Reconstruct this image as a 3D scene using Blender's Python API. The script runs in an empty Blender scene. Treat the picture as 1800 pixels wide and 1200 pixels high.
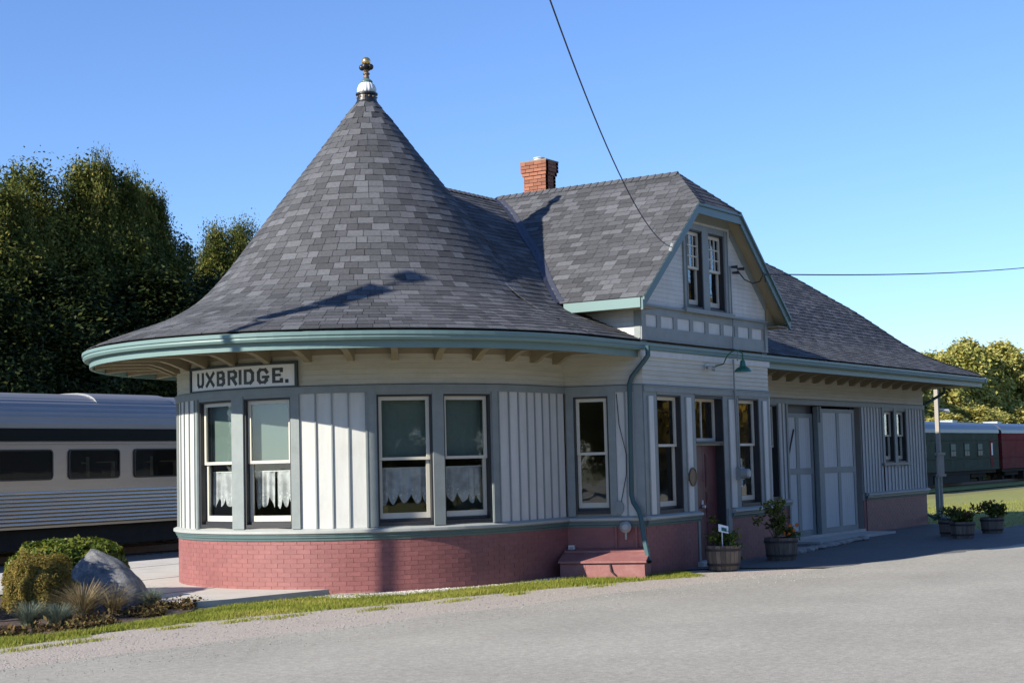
import bpy, math, random
from mathutils import Vector, Matrix, noise
random.seed(7)
R = math.radians
scene = bpy.context.scene
COL = scene.collection

# ------------------------------------------------------------------ camera, sky, sun, exposure
CAM = Vector((-20.821, -16.607, 1.821))
YAW, PITCH, ROLL, FPX = 0.5830013, 0.0776859, -0.0251678, 2741.08
fw = Vector((math.cos(YAW)*math.cos(PITCH), math.sin(YAW)*math.cos(PITCH), math.sin(PITCH)))
rt = Vector((math.sin(YAW), -math.cos(YAW), 0))
up = rt.cross(fw)
r2 = rt*math.cos(ROLL) + up*math.sin(ROLL)
u2 = -rt*math.sin(ROLL) + up*math.cos(ROLL)
cd = bpy.data.cameras.new('camera')
cam = bpy.data.objects.new('camera', cd)
COL.objects.link(cam)
m = Matrix((r2, u2, -fw)).transposed().to_4x4()
m.translation = CAM
cam.matrix_world = m
cd.sensor_width = 36.0
cd.lens = FPX/1800*36
cd.clip_start = 0.1
cd.clip_end = 2000
scene.camera = cam

SUN_AZ, SUN_EL = 157.5, 27.5
sd = Vector((math.cos(R(SUN_AZ))*math.cos(R(SUN_EL)), math.sin(R(SUN_AZ))*math.cos(R(SUN_EL)), math.sin(R(SUN_EL))))
world = bpy.data.worlds.new('World')
scene.world = world
world.use_nodes = True
wn = world.node_tree.nodes
wl = world.node_tree.links
sky = wn.new('ShaderNodeTexSky')
sky.sky_type = 'NISHITA'
sky.sun_disc = False
sky.sun_elevation = R(SUN_EL)
sky.sun_rotation = R(90 - SUN_AZ)
sky.air_density = 1.0
sky.dust_density = 0.0
sky.ozone_density = 6.0
bg = wn['Background']
bg.inputs['Strength'].default_value = 0.096
hue = wn.new('ShaderNodeMix'); hue.data_type = 'RGBA'; hue.blend_type = 'MULTIPLY'; hue.inputs[0].default_value = 1.0
hue.inputs[7].default_value = (1.0, 1.015, 1.17, 1)
wl.new(sky.outputs['Color'], hue.inputs[6])
wl.new(hue.outputs[2], bg.inputs['Color'])
ld = bpy.data.lights.new('sun', 'SUN')
ld.energy = 4.55
ld.angle = R(0.5)
ld.color = (1.0, 0.93, 0.82)
sun = bpy.data.objects.new('sun', ld)
COL.objects.link(sun)
sun.rotation_euler = sd.to_track_quat('Z', 'Y').to_euler()
sun.location = (-40, 20, 40)
scene.view_settings.view_transform = 'Standard'
scene.view_settings.look = 'None'
scene.view_settings.gamma = 1.0
scene.view_settings.use_curve_mapping = False
scene.view_settings.exposure = 0.88
scene.cycles.max_bounces = 8
scene.cycles.transparent_max_bounces = 12

# ------------------------------------------------------------------ materials
def nodes_of(name):
    mt = bpy.data.materials.new(name)
    mt.use_nodes = True
    return mt, mt.node_tree.nodes, mt.node_tree.links, mt.node_tree.nodes['Principled BSDF']

def paint(name, col, rough=0.6, var=0.12, scale=3.0, bump=0.0, bscale=40.0, metal=0.0, tint=False, streak=None,
          spec=0.5, dark=None, dscale=1.2, damt=0.0):
    mt, n, l, b = nodes_of(name)
    tc = n.new('ShaderNodeTexCoord')
    src = tc.outputs['Object']
    if streak:
        mp = n.new('ShaderNodeMapping'); mp.inputs['Scale'].default_value = streak
        l.new(src, mp.inputs['Vector']); vsrc = mp.outputs['Vector']
    else:
        vsrc = src
    nz = n.new('ShaderNodeTexNoise'); nz.inputs['Scale'].default_value = scale
    nz.inputs['Detail'].default_value = 6; nz.inputs['Roughness'].default_value = 0.65
    l.new(vsrc, nz.inputs['Vector'])
    mr = n.new('ShaderNodeMapRange')
    mr.inputs[1].default_value = 0.25; mr.inputs[2].default_value = 0.75
    mr.inputs[3].default_value = 1-var; mr.inputs[4].default_value = 1+var
    l.new(nz.outputs['Fac'], mr.inputs[0])
    mx = n.new('ShaderNodeMix'); mx.data_type = 'RGBA'; mx.blend_type = 'MULTIPLY'
    mx.inputs[0].default_value = 1.0
    mx.inputs[6].default_value = (*col, 1)
    l.new(mr.outputs[0], mx.inputs[7])
    out = mx.outputs[2]
    if dark:
        n2 = n.new('ShaderNodeTexNoise'); n2.inputs['Scale'].default_value = dscale
        n2.inputs['Detail'].default_value = 8; n2.inputs['Roughness'].default_value = 0.7
        l.new(src, n2.inputs['Vector'])
        m2 = n.new('ShaderNodeMapRange'); m2.inputs[1].default_value = 0.5; m2.inputs[2].default_value = 0.72
        m2.inputs[3].default_value = 0; m2.inputs[4].default_value = damt
        l.new(n2.outputs['Fac'], m2.inputs[0])
        mx2 = n.new('ShaderNodeMix'); mx2.data_type = 'RGBA'
        l.new(m2.outputs[0], mx2.inputs[0]); l.new(out, mx2.inputs[6]); mx2.inputs[7].default_value = (*dark, 1)
        out = mx2.outputs[2]
    if tint:
        at = n.new('ShaderNodeAttribute'); at.attribute_name = 'tint'
        mx3 = n.new('ShaderNodeMix'); mx3.data_type = 'RGBA'; mx3.blend_type = 'MULTIPLY'
        mx3.inputs[0].default_value = 1.0
        l.new(out, mx3.inputs[6]); l.new(at.outputs['Fac'], mx3.inputs[7])
        out = mx3.outputs[2]
    l.new(out, b.inputs['Base Color'])
    b.inputs['Roughness'].default_value = rough
    b.inputs['Metallic'].default_value = metal
    b.inputs['Specular IOR Level'].default_value = spec
    if bump:
        nb = n.new('ShaderNodeTexNoise'); nb.inputs['Scale'].default_value = bscale
        nb.inputs['Detail'].default_value = 5
        l.new(vsrc, nb.inputs['Vector'])
        bp = n.new('ShaderNodeBump'); bp.inputs['Strength'].default_value = bump
        bp.inputs['Distance'].default_value = 0.02
        l.new(nb.outputs['Fac'], bp.inputs['Height']); l.new(bp.outputs['Normal'], b.inputs['Normal'])
    return mt

M = {}
M['white'] = paint('white_siding_paint', (0.535, 0.54, 0.505), 0.55, 0.09, 2.2, 0.08, 30, streak=(4, 4, 0.6), tint=True, dark=(0.42, 0.415, 0.37), dscale=2.2, damt=0.45)
M['clap'] = paint('pale_clapboard_paint', (0.52, 0.50, 0.40), 0.6, 0.10, 2.0, 0.08, 30, streak=(0.8, 0.8, 6), tint=True, dark=(0.40, 0.37, 0.27), dscale=1.8, damt=0.4)  # yellow cast of light bounced from soffit and ground is in the colour
M['trim'] = paint('grey_green_trim_paint', (0.205, 0.235, 0.228), 0.55, 0.12, 5.0, 0.08, 30, dark=(0.27, 0.285, 0.265), dscale=3.0, damt=0.4)
M['ledge'] = paint('pale_ledge_paint', (0.36, 0.38, 0.355), 0.5, 0.06, 2.5, 0.05, 30)
M['batten'] = paint('batten_paint', (0.25, 0.275, 0.27), 0.5, 0.07, 2.5, 0.05, 30)
M['downpipe'] = paint('dark_teal_downpipe_paint', (0.05, 0.098, 0.102), 0.4, 0.07, 2.5, 0.0, spec=0.3)
M['teal'] = paint('teal_trim_paint', (0.080, 0.140, 0.138), 0.4, 0.07, 2.5, 0.03, 30)
M['gutter'] = paint('pale_teal_gutter_paint', (0.155, 0.240, 0.228), 0.45, 0.06, 1.5, 0.0, spec=0.3)
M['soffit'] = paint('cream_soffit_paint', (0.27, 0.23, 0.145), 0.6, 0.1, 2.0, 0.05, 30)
M['cream'] = paint('cream_sash_paint', (0.55, 0.525, 0.435), 0.45, 0.05, 3.0)
M['charcoal'] = paint('charcoal_reveal_paint', (0.022, 0.023, 0.025), 0.5, 0.1, 3.0)
M['brick'] = paint('painted_red_brick', (0.25, 0.093, 0.086), 0.55, 0.10, 5.0, 0.25, 70, tint=True, dark=(0.31, 0.15, 0.14), dscale=2.5, damt=0.25)
M['brick_joint'] = paint('painted_red_joint', (0.235, 0.088, 0.082), 0.7, 0.1, 8.0, 0.3, 60)
M['chimney'] = paint('orange_chimney_brick', (0.27, 0.105, 0.058), 0.85, 0.15, 8.0, 0.3, 60, tint=True, dark=(0.22, 0.11, 0.08), dscale=4, damt=0.35)
M['mortar'] = paint('mortar', (0.26, 0.18, 0.135), 0.9, 0.1, 10.0, 0.3, 60)
M['shingle'] = paint('asphalt_shingle', (0.081, 0.083, 0.088), 0.9, 0.26, 26.0, 0.5, 160, tint=True, spec=0.25)
M['deck'] = paint('roof_underlay', (0.035, 0.036, 0.04), 0.9, 0.2, 10.0)
M['flashing'] = paint('valley_flashing_metal', (0.06, 0.065, 0.09), 0.5, 0.15, 4.0, 0.0, metal=0.4)
M['maroon'] = paint('maroon_door_paint', (0.095, 0.034, 0.042), 0.4, 0.1, 3.0, 0.05, 40)
M['freight'] = paint('pale_grey_door_panel_paint', (0.47, 0.49, 0.48), 0.55, 0.07, 2.0, 0.08, 25, streak=(3, 3, 0.6))
M['hatch'] = paint('weathered_red_hatch_paint', (0.28, 0.115, 0.105), 0.6, 0.12, 5.0, 0.15, 40, dark=(0.36, 0.23, 0.2), dscale=5, damt=0.4)
M['black'] = paint('black_paint', (0.012, 0.012, 0.012), 0.4, 0.1, 4.0)
M['gold'] = paint('gilded_metal', (0.62, 0.42, 0.16), 0.28, 0.1, 5.0, metal=0.9)
M['porcelain'] = paint('white_finial_paint', (0.62, 0.64, 0.62), 0.35, 0.05, 5.0)
M['steelbox'] = paint('grey_utility_metal', (0.30, 0.33, 0.33), 0.45, 0.1, 8.0, metal=0.3)
M['lamp_green'] = paint('green_enamel', (0.018, 0.12, 0.075), 0.25, 0.05, 3.0)
M['wire'] = paint('black_cable', (0.015, 0.015, 0.017), 0.6, 0.1, 4.0)
M['bronze'] = paint('bronze_plaque_metal', (0.16, 0.11, 0.07), 0.45, 0.15, 30.0, 0.3, 90, metal=0.6)
M['interior'] = paint('interior_plaster', (0.30, 0.28, 0.24), 0.8, 0.1, 1.5)
M['woodfloor'] = paint('interior_floor_wood', (0.16, 0.10, 0.06), 0.6, 0.2, 4.0, streak=(1, 8, 1))
M['blind'] = paint('green_roller_blind', (0.11, 0.155, 0.138), 0.7, 0.06, 2.0, streak=(6, 6, 0.5))
M['paper'] = paint('white_paper', (0.78, 0.80, 0.82), 0.7, 0.03, 4.0)
M['oak'] = paint('varnished_oak', (0.55, 0.30, 0.10), 0.4, 0.2, 4.0, streak=(8, 8, 0.6))
M['concrete'] = paint('pale_concrete', (0.50, 0.465, 0.405), 0.85, 0.1, 1.6, 0.2, 60, dark=(0.36, 0.335, 0.29), dscale=0.9, damt=0.6)
M['bark'] = paint('tree_bark', (0.07, 0.055, 0.042), 0.9, 0.3, 6.0, 0.6, 20, streak=(4, 4, 0.8))
M['wood_grey'] = paint('weathered_pole_wood', (0.34, 0.31, 0.26), 0.85, 0.2, 5.0, 0.3, 30, streak=(8, 8, 0.5))
M['barrel'] = paint('weathered_barrel_oak', (0.17, 0.135, 0.10), 0.85, 0.3, 5.0, 0.4, 30, streak=(8, 8, 0.8), tint=True)
M['hoop'] = paint('rusty_hoop_iron', (0.045, 0.035, 0.032), 0.7, 0.3, 12.0)
M['soil'] = paint('potting_soil', (0.035, 0.025, 0.018), 1.0, 0.3, 20.0, 0.6, 60)
M['mulch'] = paint('bark_mulch', (0.075, 0.05, 0.038), 1.0, 0.4, 16.0, 1.0, 50, dark=(0.15, 0.11, 0.09), dscale=14, damt=0.7)
M['steel'] = paint('stainless_car_steel', (0.36, 0.325, 0.305), 0.32, 0.08, 1.2, 0.06, 3, metal=0.85, streak=(0.3, 0.3, 4))
M['flute'] = paint('fluted_car_steel', (0.55, 0.46, 0.38), 0.27, 0.12, 1.2, 0.10, 3, metal=0.9, streak=(0.4, 0.4, 4))  # warm base stands in for sunlit ground reflected in the ribs
M['steelroof'] = paint('brushed_roof_steel', (0.26, 0.265, 0.275), 0.5, 0.10, 1.2, 0.04, 4, metal=0.45, streak=(0.3, 0.3, 4))
M['dark_green'] = paint('dark_green_letter_band', (0.008, 0.012, 0.011), 0.7, 0.1, 2.0, spec=0.15)
M['under'] = paint('sooty_underframe', (0.014, 0.013, 0.012), 0.9, 0.3, 4.0, 0.2, 20)
M['rubberpane'] = paint('black_gasket', (0.02, 0.02, 0.02), 0.5, 0.1, 4.0)
M['traingreen'] = paint('worn_green_car_paint', (0.036, 0.056, 0.042), 0.75, 0.25, 1.5, 0.1, 6, spec=0.12, dark=(0.085, 0.10, 0.085), dscale=1.3, damt=0.5)
M['trainred'] = paint('worn_red_car_paint', (0.16, 0.016, 0.02), 0.75, 0.25, 1.2, 0.1, 6, spec=0.12, dark=(0.05, 0.075, 0.055), dscale=0.5, damt=0.55)
M['trainroof'] = paint('smooth_grey_car_roof', (0.05, 0.065, 0.095), 0.35, 0.1, 1.0, spec=0.35)
M['rust'] = paint('rusty_rail_steel', (0.10, 0.055, 0.035), 0.7, 0.3, 10.0, 0.2, 40)
M['tie'] = paint('creosoted_tie', (0.05, 0.042, 0.036), 0.95, 0.3, 8.0, 0.4, 30)
M['stone'] = paint('flat_stone', (0.30, 0.275, 0.24), 0.9, 0.25, 6.0, 0.5, 25)
M['pebble'] = paint('pale_pebble', (0.44, 0.41, 0.37), 0.85, 0.2, 9.0, 0.2, 60, tint=True)
M['orange'] = paint('orange_marigold_petal', (0.75, 0.19, 0.012), 0.6, 0.25, 20.0)
M['redflower'] = paint('dark_red_flower', (0.14, 0.03, 0.035), 0.7, 0.3, 20.0)
M['greenglass'] = paint('signal_lens_glass', (0.02, 0.10, 0.06), 0.1, 0.1, 3.0)

def asphalt_mat(name='worn_grey_asphalt', base=(0.395, 0.370, 0.305, 1)):
    mt, n, l, b = nodes_of(name)
    tc = n.new('ShaderNodeTexCoord')
    big = n.new('ShaderNodeTexNoise'); big.inputs['Scale'].default_value = 0.35; big.inputs['Detail'].default_value = 7
    big.inputs['Roughness'].default_value = 0.6
    fine = n.new('ShaderNodeTexNoise'); fine.inputs['Scale'].default_value = 38; fine.inputs['Detail'].default_value = 6
    fine.inputs['Roughness'].default_value = 0.85
    spk = n.new('ShaderNodeTexVoronoi'); spk.inputs['Scale'].default_value = 70
    mp = n.new('ShaderNodeMapping'); mp.inputs['Rotation'].default_value = (0, 0, R(10)); mp.inputs['Scale'].default_value = (0.06, 0.9, 1)
    trk = n.new('ShaderNodeTexNoise'); trk.inputs['Scale'].default_value = 1.0; trk.inputs['Detail'].default_value = 4
    l.new(tc.outputs['Object'], mp.inputs['Vector']); l.new(mp.outputs['Vector'], trk.inputs['Vector'])
    med = n.new('ShaderNodeTexNoise'); med.inputs['Scale'].default_value = 11; med.inputs['Detail'].default_value = 5; med.inputs['Roughness'].default_value = 0.8
    for x in (big, fine, spk, med):
        l.new(tc.outputs['Object'], x.inputs['Vector'])
    r1 = n.new('ShaderNodeMapRange'); r1.inputs[1].default_value = 0.3; r1.inputs[2].default_value = 0.7
    r1.inputs[3].default_value = 0.86; r1.inputs[4].default_value = 1.09
    l.new(big.outputs['Fac'], r1.inputs[0])
    rf = n.new('ShaderNodeMapRange'); rf.inputs[1].default_value = 0.3; rf.inputs[2].default_value = 0.7
    rf.inputs[3].default_value = 0.72; rf.inputs[4].default_value = 1.26
    l.new(fine.outputs['Fac'], rf.inputs[0])
    rk = n.new('ShaderNodeMapRange'); rk.inputs[1].default_value = 0.3; rk.inputs[2].default_value = 0.7
    rk.inputs[3].default_value = 0.96; rk.inputs[4].default_value = 1.04
    l.new(trk.outputs['Fac'], rk.inputs[0])
    rs = n.new('ShaderNodeMapRange'); rs.inputs[1].default_value = 0.0; rs.inputs[2].default_value = 0.5
    rs.inputs[3].default_value = 1.2; rs.inputs[4].default_value = 0.86
    l.new(spk.outputs['Distance'], rs.inputs[0])
    a = n.new('ShaderNodeMath'); a.operation = 'MULTIPLY'; l.new(r1.outputs[0], a.inputs[0]); l.new(rf.outputs[0], a.inputs[1])
    c = n.new('ShaderNodeMath'); c.operation = 'MULTIPLY'; l.new(a.outputs[0], c.inputs[0]); l.new(rk.outputs[0], c.inputs[1])
    d = n.new('ShaderNodeMath'); d.operation = 'MULTIPLY'; l.new(c.outputs[0], d.inputs[0]); l.new(rs.outputs[0], d.inputs[1])
    rmd = n.new('ShaderNodeMapRange'); rmd.inputs[1].default_value = 0.3; rmd.inputs[2].default_value = 0.7
    rmd.inputs[3].default_value = 0.80; rmd.inputs[4].default_value = 1.18
    l.new(med.outputs['Fac'], rmd.inputs[0])
    d2 = n.new('ShaderNodeMath'); d2.operation = 'MULTIPLY'; l.new(d.outputs[0], d2.inputs[0]); l.new(rmd.outputs[0], d2.inputs[1])
    mx = n.new('ShaderNodeMix'); mx.data_type = 'RGBA'; mx.blend_type = 'MULTIPLY'; mx.inputs[0].default_value = 1
    mx.inputs[6].default_value = base
    l.new(d2.outputs[0], mx.inputs[7])
    l.new(mx.outputs[2], b.inputs['Base Color'])
    b.inputs['Roughness'].default_value = 0.9
    b.inputs['Specular IOR Level'].default_value = 0.25
    bp = n.new('ShaderNodeBump'); bp.inputs['Strength'].default_value = 0.5; bp.inputs['Distance'].default_value = 0.006
    l.new(fine.outputs['Fac'], bp.inputs['Height']); l.new(bp.outputs['Normal'], b.inputs['Normal'])
    return mt
M['asphalt'] = asphalt_mat()
M['apron'] = asphalt_mat('dark_apron_asphalt', (0.15, 0.146, 0.14, 1))  # darker asphalt than the road, partly the building's shade put into the colour
M['gravel'] = paint('dusty_gravel', (0.40, 0.345, 0.285), 0.95, 0.28, 30.0, 0.9, 45, dark=(0.33, 0.28, 0.235), dscale=1.4, damt=0.6)
M['ground'] = paint('grassy_earth', (0.17, 0.165, 0.05), 0.95, 0.35, 5.0, 0.8, 30, dark=(0.20, 0.165, 0.075), dscale=0.7, damt=0.6)
M['lawn'] = paint('sunny_lawn', (0.21, 0.215, 0.045), 0.95, 0.3, 6.0, 0.8, 30, dark=(0.20, 0.18, 0.06), dscale=0.5, damt=0.6)
M['ballast'] = paint('track_ballast', (0.15, 0.13, 0.11), 0.95, 0.4, 20.0, 1.0, 30)

def leaf_mat(name, c1, c2, c3, trans=0.35, rough=0.55, scale=0.8):
    mt, n, l, b = nodes_of(name)
    at = n.new('ShaderNodeAttribute'); at.attribute_name = 'tint'
    cr = n.new('ShaderNodeValToRGB')
    e = cr.color_ramp.elements
    e[0].position = 0.0; e[0].color = (*c1, 1)
    e[1].position = 1.0; e[1].color = (*c3, 1)
    x = e.new(0.55); x.color = (*c2, 1)
    l.new(at.outputs['Fac'], cr.inputs['Fac'])
    l.new(cr.outputs['Color'], b.inputs['Base Color'])
    b.inputs['Roughness'].default_value = rough
    b.inputs['Specular IOR Level'].default_value = 0.12
    tr = n.new('ShaderNodeBsdfTranslucent')
    l.new(cr.outputs['Color'], tr.inputs['Color'])
    ms = n.new('ShaderNodeMixShader'); ms.inputs[0].default_value = trans
    l.new(b.outputs[0], ms.inputs[1]); l.new(tr.outputs[0], ms.inputs[2])
    l.new(ms.outputs[0], n['Material Output'].inputs['Surface'])
    return mt
M['leaf_dark'] = leaf_mat('dark_green_leaf', (0.035, 0.050, 0.012), (0.12, 0.14, 0.028), (0.34, 0.28, 0.07), 0.3)
M['leaf_cedar'] = leaf_mat('cedar_spray', (0.014, 0.025, 0.009), (0.034, 0.050, 0.013), (0.08, 0.085, 0.02), 0.2)  # chosen darker so the shade low in the tree row is in the colour
M['leaf_bright'] = leaf_mat('yellow_green_leaf', (0.22, 0.245, 0.06), (0.42, 0.40, 0.105), (0.56, 0.47, 0.15), 0.25)
M['leaf_autumn'] = leaf_mat('autumn_leaf', (0.07, 0.06, 0.018), (0.20, 0.13, 0.02), (0.42, 0.26, 0.03), 0.35)
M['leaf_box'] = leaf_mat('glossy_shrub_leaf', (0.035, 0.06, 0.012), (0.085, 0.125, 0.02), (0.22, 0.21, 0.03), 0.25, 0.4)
M['leaf_brown'] = leaf_mat('bronzed_shrub_leaf', (0.085, 0.075, 0.022), (0.21, 0.18, 0.042), (0.34, 0.235, 0.075), 0.35, 0.7)
M['leaf_blue'] = leaf_mat('blue_grey_grass_blade', (0.09, 0.13, 0.10), (0.15, 0.19, 0.15), (0.27, 0.27, 0.17), 0.25, 0.7)
M['leaf_straw'] = leaf_mat('straw_grass_blade', (0.12, 0.10, 0.045), (0.27, 0.21, 0.11), (0.45, 0.36, 0.21), 0.3, 0.8)
M['leaf_grass'] = leaf_mat('lawn_grass_blade', (0.17, 0.205, 0.03), (0.29, 0.32, 0.05), (0.44, 0.38, 0.11), 0.35, 0.7)
M['leaf_cover'] = leaf_mat('bronze_ground_cover_leaf', (0.05, 0.035, 0.02), (0.13, 0.085, 0.035), (0.22, 0.19, 0.06), 0.2, 0.8)

def glass_mat(name, tintc, refl_boost=1.0, dark=0.0):
    mt, n, l, b = nodes_of(name)
    n.remove(b)
    # Schlick reflectance, the same from both sides of the sheet
    fr = n.new('ShaderNodeLayerWeight'); fr.inputs['Blend'].default_value = 0.5
    pw = n.new('ShaderNodeMath'); pw.operation = 'POWER'; pw.inputs[1].default_value = 5.0
    l.new(fr.outputs['Facing'], pw.inputs[0])
    mm = n.new('ShaderNodeMath'); mm.operation = 'MULTIPLY_ADD'; mm.inputs[1].default_value = 0.95*refl_boost; mm.inputs[2].default_value = 0.045*refl_boost; mm.use_clamp = True
    l.new(pw.outputs[0], mm.inputs[0])
    t = n.new('ShaderNodeBsdfTransparent'); t.inputs['Color'].default_value = (*tintc, 1)
    g = n.new('ShaderNodeBsdfGlossy'); g.inputs['Roughness'].default_value = 0.015
    g.inputs['Color'].default_value = (0.95, 0.97, 1, 1)
    # old drawn glass is slightly wavy
    tc = n.new('ShaderNodeTexCoord'); nz = n.new('ShaderNodeTexNoise'); nz.inputs['Scale'].default_value = 2.2
    bp = n.new('ShaderNodeBump'); bp.inputs['Strength'].default_value = 0.06; bp.inputs['Distance'].default_value = 0.03
    l.new(tc.outputs['Object'], nz.inputs['Vector']); l.new(nz.outputs['Fac'], bp.inputs['Height']); l.new(bp.outputs['Normal'], g.inputs['Normal'])
    ms = n.new('ShaderNodeMixShader')
    l.new(mm.outputs[0], ms.inputs[0]); l.new(t.outputs[0], ms.inputs[1]); l.new(g.outputs[0], ms.inputs[2])
    l.new(ms.outputs[0], n['Material Output'].inputs['Surface'])
    return mt
M['glass'] = glass_mat('window_glass', (0.94, 0.96, 0.95), 1.1)
M['train_glass'] = glass_mat('tinted_train_glass', (0.35, 0.36, 0.36), 0.4)

def lace_mat():
    mt, n, l, b = nodes_of('white_lace')
    b.inputs['Base Color'].default_value = (0.86, 0.87, 0.88, 1)
    b.inputs['Roughness'].default_value = 0.9
    def math_(op, a, c, clamp=False):
        q = n.new('ShaderNodeMath'); q.operation = op; q.use_clamp = clamp
        for k, v in enumerate((a, c)):
            if isinstance(v, (int, float)): q.inputs[k].default_value = v
            else: l.new(v, q.inputs[k])
        return q.outputs[0]
    def ramp(src, a, c, d, e):
        q = n.new('ShaderNodeMapRange'); q.inputs[1].default_value = a; q.inputs[2].default_value = c
        q.inputs[3].default_value = d; q.inputs[4].default_value = e; l.new(src, q.inputs[0]); return q.outputs[0]
    tc = n.new('ShaderNodeTexCoord'); at = n.new('ShaderNodeAttribute'); at.attribute_name = 'tint'
    fl = n.new('ShaderNodeTexVoronoi'); fl.inputs['Scale'].default_value = 17; l.new(tc.outputs['Object'], fl.inputs['Vector'])
    ey = n.new('ShaderNodeTexVoronoi'); ey.inputs['Scale'].default_value = 46; l.new(tc.outputs['Object'], ey.inputs['Vector'])
    nz = n.new('ShaderNodeTexNoise'); nz.inputs['Scale'].default_value = 7; nz.inputs['Detail'].default_value = 3; l.new(tc.outputs['Object'], nz.inputs['Vector'])
    border = ramp(at.outputs['Fac'], 0.42, 0.70, 0.0, 1.0)
    flower = ramp(fl.outputs['Distance'], 0.22, 0.34, 1.0, 0.0)
    eyelet = ramp(ey.outputs['Distance'], 0.18, 0.30, 0.0, 1.0)
    net = math_('ADD', 0.68, ramp(nz.outputs['Fac'], 0.35, 0.65, -0.10, 0.22))
    work = math_('MULTIPLY', math_('ADD', math_('MULTIPLY', flower, 0.6), math_('MULTIPLY', border, 0.75), True), eyelet)
    alpha = math_('MAXIMUM', net, work)
    tl = n.new('ShaderNodeBsdfTranslucent'); tl.inputs['Color'].default_value = (0.8, 0.8, 0.82, 1)
    m0 = n.new('ShaderNodeMixShader'); m0.inputs[0].default_value = 0.35
    l.new(b.outputs[0], m0.inputs[1]); l.new(tl.outputs[0], m0.inputs[2])
    t = n.new('ShaderNodeBsdfTransparent'); ms = n.new('ShaderNodeMixShader')
    l.new(alpha, ms.inputs[0]); l.new(t.outputs[0], ms.inputs[1]); l.new(m0.outputs[0], ms.inputs[2])
    l.new(ms.outputs[0], n['Material Output'].inputs['Surface'])
    return mt
M['lace'] = lace_mat()

def boulder_mat():
    mt, n, l, b = nodes_of('lichened_granite')
    tc = n.new('ShaderNodeTexCoord')
    nz = n.new('ShaderNodeTexNoise'); nz.inputs['Scale'].default_value = 9; nz.inputs['Detail'].default_value = 10; nz.inputs['Roughness'].default_value = 0.75
    l.new(tc.outputs['Object'], nz.inputs['Vector'])
    cr = n.new('ShaderNodeValToRGB'); e = cr.color_ramp.elements
    e[0].position = 0.34; e[0].color = (0.075, 0.078, 0.088, 1)
    e[1].position = 0.72; e[1].color = (0.30, 0.295, 0.28, 1)
    l.new(nz.outputs['Fac'], cr.inputs['Fac']); l.new(cr.outputs['Color'], b.inputs['Base Color'])
    b.inputs['Roughness'].default_value = 0.9
    bp = n.new('ShaderNodeBump'); bp.inputs['Strength'].default_value = 0.7; bp.inputs['Distance'].default_value = 0.03
    l.new(nz.outputs['Fac'], bp.inputs['Height']); l.new(bp.outputs['Normal'], b.inputs['Normal'])
    return mt
M['boulder'] = boulder_mat()

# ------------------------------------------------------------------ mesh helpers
class MB:
    def __init__(s):
        s.v = []; s.f = []; s.t = []
    def add(s, vs, fs, tint=1.0):
        o = len(s.v)
        s.v.extend([tuple(x) for x in vs])
        s.f.extend([tuple(i+o for i in q) for q in fs])
        s.t.extend([tint]*len(vs))
        return s
    def mesh(s, name, mat, smooth=False):
        me = bpy.data.meshes.new(name)
        me.from_pydata(s.v, [], s.f)
        at = me.attributes.new('tint', 'FLOAT', 'POINT')
        at.data.foreach_set('value', s.t)
        if mat: me.materials.append(mat)
        if smooth: me.polygons.foreach_set('use_smooth', [True]*len(me.polygons))
        me.update()
        return me
    def build(s, name, mat, parent=None, smooth=False):
        o = bpy.data.objects.new(name, s.mesh(name, mat, smooth))
        COL.objects.link(o)
        if parent:
            o.parent = parent
            w = parent
            off = Vector((0, 0, 0)); q = parent
            while q:
                off += q.location; q = q.parent
            o.location = -off
        return o

def tag(o, label=None, cat=None, group=None, kind=None):
    if label: o['label'] = label
    if cat: o['category'] = cat
    if group: o['group'] = group
    if kind: o['kind'] = kind
    return o

def thing(name, loc, label, cat, group=None):
    o = bpy.data.objects.new(name, None)
    o.empty_display_size = 0.3
    COL.objects.link(o)
    o.location = loc
    return tag(o, label, cat, group)

BOXF = [(0,1,2,3),(7,6,5,4),(0,4,5,1),(1,5,6,2),(2,6,7,3),(3,7,4,0)]
def box(x0, x1, y0, y1, z0, z1):
    return [(x0,y0,z0),(x0,y1,z0),(x1,y1,z0),(x1,y0,z0),(x0,y0,z1),(x0,y1,z1),(x1,y1,z1),(x1,y0,z1)], \
           [(0,1,2,3),(4,7,6,5),(0,4,5,1),(1,5,6,2),(2,6,7,3),(3,7,4,0)]
def obox(mb, c, ax, ay, az, tint=1.0):
    """box from centre and three half-axis vectors"""
    c, ax, ay, az = map(Vector, (c, ax, ay, az))
    vs = [c+ax*i+ay*j+az*k for k in (-1,1) for (i,j) in ((-1,-1),(-1,1),(1,1),(1,-1))]
    mb.add(vs, [(0,1,2,3),(4,7,6,5),(0,4,5,1),(1,5,6,2),(2,6,7,3),(3,7,4,0)], tint)
def tube(mb, pts, r, seg=8, cap=True, tint=1.0):
    pts = [Vector(p) for p in pts]
    rs = r if isinstance(r, (list, tuple)) else [r]*len(pts)
    vs = []; fs = []
    prev = None
    for i, p in enumerate(pts):
        d = (pts[min(i+1, len(pts)-1)] - pts[max(i-1, 0)]).normalized()
        a = Vector((0,0,1)) if abs(d.z) < 0.95 else Vector((1,0,0))
        if prev is not None: a = prev
        x = (a - d*a.dot(d)).normalized(); prev = x
        y = d.cross(x)
        for k in range(seg):
            t = 2*math.pi*k/seg
            vs.append(p + (x*math.cos(t) + y*math.sin(t))*rs[i])
    for i in range(len(pts)-1):
        for k in range(seg):
            a, b = i*seg+k, i*seg+(k+1) % seg
            fs.append((a, b, b+seg, a+seg))
    if cap:
        fs.append(tuple(range(seg-1, -1, -1)))
        fs.append(tuple(range((len(pts)-1)*seg, len(pts)*seg)))
    mb.add(vs, fs, tint)
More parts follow.
